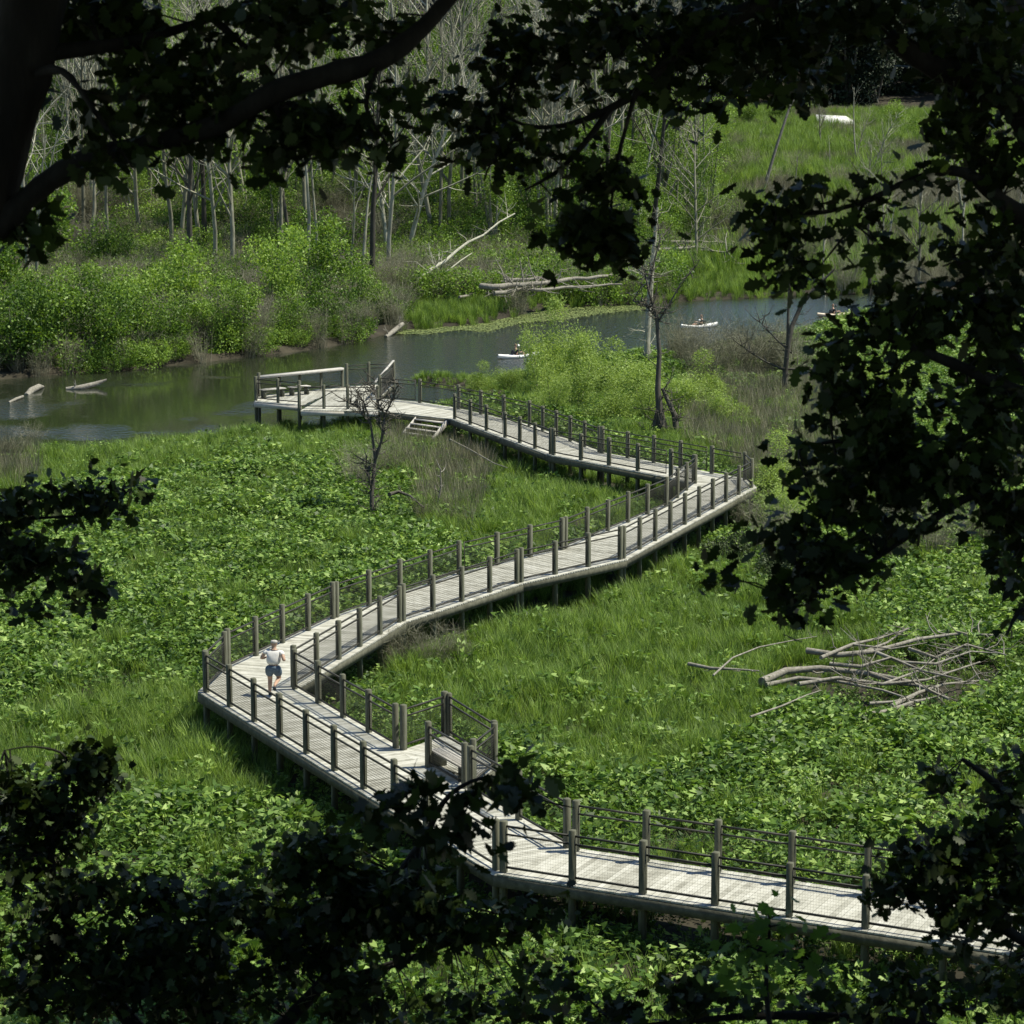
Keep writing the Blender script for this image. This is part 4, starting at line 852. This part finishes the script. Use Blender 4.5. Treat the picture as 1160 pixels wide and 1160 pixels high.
# tree 1, trunk at the upper left
def slope_base(x, y): return Vector((x, y, H(x, y)))
t1 = NearTree('near_tree', 'dark shaded tree with thick trunk and sweeping limb at the upper left', slope_base(-2.6, 12.5), .62)
bx = W(-30, 330, 12.5)
t1.limb([slope_base(-2.6, 12.5), W(-230, 900, 12.5), W(-150, 500, 12.5), W(-62, 300, 12.5), W(3, 150, 12.5), W(34, 20, 12.5), W(60, -150, 12.6), W(80, -500, 12.8)], [.3, .26, .22, .18, .15, .15, .145, .12], 12)
t1.limb([W(-5, 260, 12.5), (45, 213, 12.4), (100, 180, 12.3), (180, 160, 12.2), (250, 140, 12.1), (310, 105, 12.0), (370, 85, 12.), (430, 68, 12.), (480, 30, 12.1), (520, -20, 12.2), (560, -90, 12.4)], [.07, .055, .05, .046, .046, .05, .053, .05, .042, .038, .03])
t1.limb([(50, 60, 12.5), (100, 55, 12.6), (160, 45, 12.8), (240, 20, 13), (330, -20, 13)], [.045, .035, .03, .02, .012])
t1.limb([(30, 90, 12.5), (70, 80, 12.2), (110, 130, 12), (150, 190, 11.9)], [.03, .02, .012, .006])
t1.limb([(240, 20, 13), (280, 55, 12.8), (310, 85, 12.7)], [.02, .015, .01])
t1.limb([(430, 68, 12.), (415, 120, 12), (440, 165, 12)], [.02, .012, .006]); t1.limb([(310, 105, 12), (320, 150, 12.1), (340, 190, 12.1)], [.02, .012, .006]); t1.limb([(200, 155, 12.1), (210, 120, 12.4), (190, 80, 12.6)], [.02, .012, .006])
for a in [(150, 15, 110, 28, 13, 60), (320, 12, 110, 22, 13, 55), (70, 20, 60, 30, 13.2, 30), (170, 70, 55, 30, 12.8, 26), (110, 120, 24, 28, 12.2, 12), (215, 100, 60, 28, 12.5, 30), (190, 130, 40, 20, 12.3, 14), (240, 150, 25, 18, 12.2, 8), (330, 150, 50, 42, 12.1, 34), (300, 110, 30, 20, 12.2, 12), (125, 180, 24, 14, 12, 8), (115, 165, 20, 10, 12, 6), (20, 262, 26, 22, 12.6, 12), (5, 60, 30, 70, 13, 22), (340, 40, 60, 22, 12.7, 20), (395, 150, 30, 22, 12, 10), (450, 100, 18, 14, 12, 7), (446, 158, 24, 12, 12, 8), (420, 30, 50, 18, 12.3, 14), (255, 60, 40, 20, 12.8, 14)]:
    t1.blob(*a)
t1.done()
# tree 2, right hand tree whose limbs cross the top
t2 = NearTree('near_tree', 'dark shaded tree whose leafy limbs hang down the whole right side', slope_base(5.2, 15), .6)
t2.limb([slope_base(5.2, 15), W(1330, 1000, 15), W(1290, 600, 15), W(1240, 300, 15), W(1170, 130, 15), W(1110, 95, 15), W(1050, 70, 14.9), W(1008, 42, 14.8)], [.26, .24, .22, .2, .15, .085, .07, .05], 10)
t2.limb([W(1240, 300, 15), W(1230, 100, 15.2), W(1190, -100, 15.3), W(1100, -400, 15.5)], [.18, .16, .14, .1], 9)
t2.limb([W(1190, -100, 15.3), (1050, -60, 15), (900, -10, 14.6), (820, 25, 14.4), (765, 60, 14.3), (720, 105, 14.2), (680, 128, 14.2), (640, 142, 14.2), (600, 143, 14.1), (570, 130, 14.1)], [.1, .08, .06, .045, .035, .028, .02, .016, .012, .006])
t2.limb([(690, 125, 14.2), (660, 165, 14.1), (630, 195, 14.1), (595, 215, 14)], [.02, .016, .012, .006]); t2.limb([(720, 105, 14.2), (700, 180, 14.1), (690, 250, 14)], [.014, .01, .006]); t2.limb([(600, 143, 14.1), (560, 180, 14), (548, 205, 14)], [.01, .008, .005])
t2.limb([W(1240, 300, 15), (1150, 240, 14.8), (1090, 195, 14.6), (1030, 205, 14.5), (980, 228, 14.4), (920, 242, 14.4), (880, 235, 14.4)], [.09, .06, .03, .02, .015, .01, .006])
t2.limb([W(1280, 520, 15), (1180, 460, 14.8), (1110, 425, 14.6), (1050, 400, 14.5), (990, 380, 14.5), (950, 385, 14.5)], [.1, .06, .035, .025, .015, .006])
t2.limb([W(1290, 700, 15), (1200, 640, 14.8), (1120, 560, 14.6), (1040, 600, 14.5), (980, 640, 14.4), (900, 680, 14.4)], [.1, .06, .035, .022, .014, .006])
t2.limb([(1120, 560, 14.6), (1040, 530, 14.5), (960, 500, 14.5), (905, 510, 14.5)], [.03, .02, .014, .006]); t2.limb([W(1290, 700, 15), (1200, 720, 14.8), (1160, 690, 14.7), (1140, 720, 14.7)], [.06, .03, .015, .008])
t2.limb([(1180, 460, 14.8), (1120, 350, 14.6), (1080, 290, 14.5)], [.04, .025, .01]); t2.limb([(980, 228, 14.4), (960, 262, 14.4), (930, 300, 14.3)], [.01, .008, .004])
for a in [(640, 20, 90, 35, 14.5, 50), (760, 25, 90, 45, 14.5, 62), (870, 25, 90, 40, 14.6, 60), (980, 12, 90, 30, 14.8, 45), (1090, 20, 90, 40, 15, 60), (1120, 110, 55, 70, 15, 70), (1075, 75, 35, 35, 15, 22), (1090, 165, 40, 26, 14.8, 16), (1140, 190, 30, 26, 14.8, 12),
          (700, 80, 80, 40, 14.3, 38), (620, 75, 55, 30, 14.3, 22), (560, 45, 40, 35, 14.4, 16), (525, 115, 40, 22, 14.2, 18), (555, 165, 38, 36, 14.1, 24), (598, 180, 24, 34, 14.1, 15), (585, 110, 30, 20, 14.2, 10), (672, 170, 25, 32, 14.1, 13), (660, 255, 38, 34, 14, 26), (705, 250, 38, 32, 14, 20), (690, 215, 25, 24, 14, 9), (720, 275, 22, 18, 14, 7), (820, 90, 80, 30, 14.5, 34), (900, 75, 60, 28, 14.6, 22), (770, 120, 40, 18, 14.4, 9),
          (882, 240, 32, 34, 14.4, 24), (938, 217, 22, 13, 14.4, 7), (885, 290, 26, 18, 14.3, 8), (920, 305, 30, 20, 14.3, 8), (1000, 232, 18, 18, 14.4, 6), (955, 275, 14, 12, 14.4, 3), (1050, 205, 22, 20, 14.5, 6), (1020, 285, 24, 14, 14.5, 5),
          (1110, 300, 60, 60, 14.6, 50), (1040, 335, 55, 38, 14.5, 30), (985, 390, 50, 42, 14.5, 34), (950, 440, 40, 34, 14.5, 22), (1130, 390, 50, 50, 14.7, 34), (1040, 455, 70, 30, 14.5, 30), (1120, 480, 55, 55, 14.6, 48), (960, 510, 65, 40, 14.5, 48), (1040, 530, 70, 40, 14.5, 52), (1130, 560, 45, 50, 14.7, 34), (930, 565, 48, 40, 14.4, 26), (1000, 590, 45, 30, 14.4, 18), (925, 625, 65, 32, 14.4, 36), (885, 665, 34, 32, 14.4, 16), (960, 650, 30, 20, 14.4, 8), (890, 600, 30, 22, 14.4, 8), (1150, 660, 25, 60, 14.8, 22), (1150, 250, 30, 40, 14.8, 14), (820, 640, 22, 18, 14.4, 5)]:
    t2.blob(*a)
t2.done()
# tree 3, spray at the left edge
t3 = NearTree('near_tree', 'leafy dark spray reaching in at the middle of the left edge', slope_base(-6.2, 18), .6)
t3.limb([slope_base(-6.2, 18), W(-330, 900, 18), W(-280, 650, 18), W(-250, 500, 18), W(-240, 350, 18.2)], [.16, .14, .12, .09, .05]); t3.limb([W(-300, 760, 18), (-150, 680, 18), (-40, 620, 18), (30, 620, 18), (80, 648, 18), (115, 662, 18)], [.08, .05, .03, .015, .01, .005])
t3.limb([W(-280, 650, 18), (-120, 600, 18), (0, 588, 18), (60, 586, 18), (110, 580, 18), (150, 553, 18)], [.06, .04, .02, .01, .007, .004])
for a in [(15, 575, 36, 22, 18, 22), (70, 566, 26, 13, 18, 10), (98, 560, 18, 14, 18, 7), (152, 549, 20, 9, 18, 6), (130, 575, 18, 9, 18, 5), (10, 620, 40, 22, 18, 26), (50, 640, 36, 22, 18, 20), (95, 660, 30, 10, 18, 9), (88, 675, 16, 14, 18, 6), (40, 682, 10, 14, 18, 4), (3, 662, 10, 8, 18, 2)]:
    t3.blob(*a, size=.14)
t3.done()
# tree 4, lower left crowns
t4 = NearTree('near_tree', 'dark bushy tree filling the lower left corner below the boardwalk', slope_base(-2.2, 19), 1.4)
t4.limb([slope_base(-2.2, 19), W(230, 1250, 19), W(240, 1120, 19), W(250, 1030, 19)], [.14, .1, .06, .03]); t4.limb([W(230, 1250, 19), (120, 1120, 19.2), (60, 1000, 19.3), (70, 900, 19.3), (75, 858, 19.3), (40, 846, 19.3), (5, 850, 19.3)], [.08, .05, .03, .02, .012, .007, .004])
t4.limb([W(230, 1250, 19), (360, 1120, 18.5), (440, 1010, 18), (480, 950, 17.5), (510, 900, 17), (560, 880, 17), (610, 905, 17), (650, 915, 17)], [.08, .05, .035, .025, .016, .01, .007, .004])
t4.limb([(360, 1120, 18.5), (480, 1080, 18), (600, 1030, 17.5)], [.04, .02, .008])
for a in [(100, 872, 34, 24, 19.3, 26), (20, 880, 30, 30, 19.3, 14), (50, 925, 44, 34, 19.3, 30), (20, 975, 40, 26, 19.2, 16), (100, 1010, 70, 24, 19.2, 26), (60, 1060, 60, 26, 19, 20), (180, 1070, 90, 36, 19, 50), (290, 1030, 60, 26, 18.6, 28), (90, 1120, 90, 30, 19, 36), (240, 1130, 100, 34, 18.8, 44), (340, 1080, 60, 30, 18.4, 26), (210, 1012, 46, 14, 19, 12),
          (395, 1020, 56, 38, 18, 38), (340, 985, 34, 24, 18, 12), (375, 960, 40, 26, 17.8, 16), (450, 1015, 60, 32, 17.6, 30), (530, 1040, 56, 24, 17.4, 24), (470, 1045, 60, 26, 17.8, 22), (430, 1130, 70, 26, 18, 20), (560, 1140, 70, 18, 17.6, 14), (600, 1040, 30, 20, 17.5, 8)]:
    t4.blob(*a, size=.135)
for a in [(445, 903, 26, 8, 13, 3), (428, 922, 18, 12, 13, 3), (512, 915, 18, 18, 13, 4), (522, 945, 14, 20, 13, 4), (565, 880, 30, 8, 13, 4), (588, 890, 12, 6, 13, 2), (512, 968, 16, 8, 13, 2)]:
    t4.blob(*a, size=.15, cl=6)
t4.done()
# tree 5, lower right
t5 = NearTree('near_tree', 'dark leafy tree in the lower right corner over the boardwalk', slope_base(4.6, 17))
t5.limb([slope_base(4.6, 17), W(1270, 1300, 17), W(1240, 1120, 17), W(1190, 980, 17), W(1140, 900, 16.9), W(1090, 860, 16.8)], [.14, .12, .09, .06, .03, .012]); t5.limb([W(1240, 1120, 17), (1150, 1060, 16.9), (1080, 1020, 16.8), (1000, 1010, 16.8)], [.06, .035, .02, .006])
t5.limb([(1190, 980, 17), (1100, 950, 16.8), (1040, 980, 16.8), (1080, 1050, 16.8)], [.04, .025, .012, .006]); t5.limb([W(1270, 1300, 17), (1100, 1180, 16.8), (900, 1150, 16.6), (700, 1165, 16.5)], [.07, .05, .03, .01])
for a in [(1060, 975, 42, 44, 16.8, 38), (1120, 940, 46, 46, 16.9, 38), (1020, 1010, 28, 20, 16.8, 10), (1090, 1020, 44, 34, 16.8, 26), (1140, 1020, 34, 50, 17, 26), (1075, 880, 22, 18, 16.8, 8), (1145, 880, 24, 24, 17, 9), (1140, 1110, 40, 40, 17, 26), (1040, 1125, 70, 22, 16.8, 24), (930, 1140, 70, 20, 16.6, 20), (820, 1125, 60, 26, 16.6, 22), (720, 1148, 70, 16, 16.5, 16), (630, 1105, 40, 16, 16.6, 7), (1080, 1070, 18, 16, 16.8, 5)]:
    t5.blob(*a, size=.13)
t5.done()
t6 = NearTree('sapling', 'sapling with a few sunlit yellow green leaves in front of the boardwalk edge', slope_base(1.6, 16))
t6.limb([slope_base(1.6, 16), W(875, 1240, 16), W(868, 1120, 16), W(872, 1050, 16), W(868, 1026, 16)], [.03, .022, .014, .008, .004])
for a in [(872, 1040, 28, 16, 16, 4), (850, 1065, 30, 18, 16, 4), (880, 1080, 30, 20, 16, 5), (850, 1110, 34, 20, 16, 5)]: t6.blob(*a, size=.15, cl=5)
t6.done('sprout')
# overhanging canopy of the bluff: crowns above the picture that keep the near trees in shade
def canopy(name, label, base, c, R, n, size, limbs=9):
    e = empty(name, tuple(base), 0, label, 'tree'); wood = MB(); c = Vector(c)
    wood.tube([base, base.lerp(c, .5)+Vector((.3, 0, 0)), c], [.38, .3, .16], 10); rs = random.Random(int(c.x*10))
    for i in range(limbs):
        a = 2*PI*i/limbs; q = c+Vector((math.cos(a)*R[0]*.7, math.sin(a)*R[1]*.7, rs.uniform(-.1, .5)*R[2])); wood.tube([base.lerp(c, .8), c.lerp(q, .5)+Vector((0, 0, .4)), q], [.13, .08, .03], 6)
    d = rng.normal(size=(n, 3)); d /= np.linalg.norm(d, axis=1)[:, None]; d *= rng.uniform(0, 1, n)[:, None]**.4; cl = rng.integers(0, max(n//14, 1), n); cc = d[:max(n//14, 1)]*np.array(R)
    C = cc[cl]+rng.normal(0, .4, (n, 3))+np.array(c); C = C[C[:, 2] > CH+1.0+.012*C[:, 1]]
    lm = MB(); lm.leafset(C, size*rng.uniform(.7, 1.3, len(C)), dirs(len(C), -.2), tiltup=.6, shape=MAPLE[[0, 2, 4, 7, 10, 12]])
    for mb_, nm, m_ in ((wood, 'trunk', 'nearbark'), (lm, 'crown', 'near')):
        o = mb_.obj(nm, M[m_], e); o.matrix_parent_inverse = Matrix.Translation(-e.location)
canopy('canopy_tree', 'tall shade tree on the bluff just right of the view', slope_base(9, 10), (6, 12, 25), (9, 9, 3.6), 19000, .26)
canopy('canopy_tree', 'tall shade tree on the bluff just left of the view', slope_base(-9, 9), (-4, 12, 24.5), (8, 9, 3.0), 13000, .26)
canopy('canopy_tree', 'tall shade tree behind the viewpoint', slope_base(3, -6), (2, -1, 25), (10, 6, 3.5), 12000, .28)
canopy('canopy_tree', 'tall tree at the foot of the bluff casting dappled shade on the marsh', slope_base(16, 47), (7.5, 51, 26), (7.5, 6, 4), 12000, .34)
canopy('canopy_tree', 'second tall tree at the foot of the bluff with leaning trunk', slope_base(17, 40), (12, 50, 27), (5, 5, 3), 5000, .34)
# ------------------------------------------------------------------ light
wd = bpy.data.worlds.new('World'); S.world = wd; wd.use_nodes = True; nt = wd.node_tree
sky = nt.nodes.new('ShaderNodeTexSky'); sky.sky_type = 'NISHITA'; sky.sun_disc = False
SE, SA = math.radians(62), math.atan2(.93, .12)        # azimuth from +Y towards +X
sky.sun_elevation = SE; sky.sun_rotation = SA; sky.altitude = 50; sky.dust_density = .1; sky.ozone_density = 2.6; sky.air_density = 1.1
bg = nt.nodes['Background']; bg.inputs[1].default_value = .085; nt.links.new(sky.outputs[0], bg.inputs[0])
su = bpy.data.lights.new('sun', 'SUN'); su.energy = 5.0; su.angle = math.radians(.5); su.color = (1, .95, .80)
so = bpy.data.objects.new('sun', su); COL.objects.link(so)
dv = Vector((math.cos(SE)*math.sin(SA), math.cos(SE)*math.cos(SA), math.sin(SE))); so.rotation_euler = dv.to_track_quat('Z', 'Y').to_euler()
S.view_settings.view_transform = 'Standard'; S.view_settings.look = 'None'; S.view_settings.exposure = .5; S.view_settings.gamma = 1
S.render.engine = 'CYCLES'; S.cycles.max_bounces = 6; S.cycles.transparent_max_bounces = 4
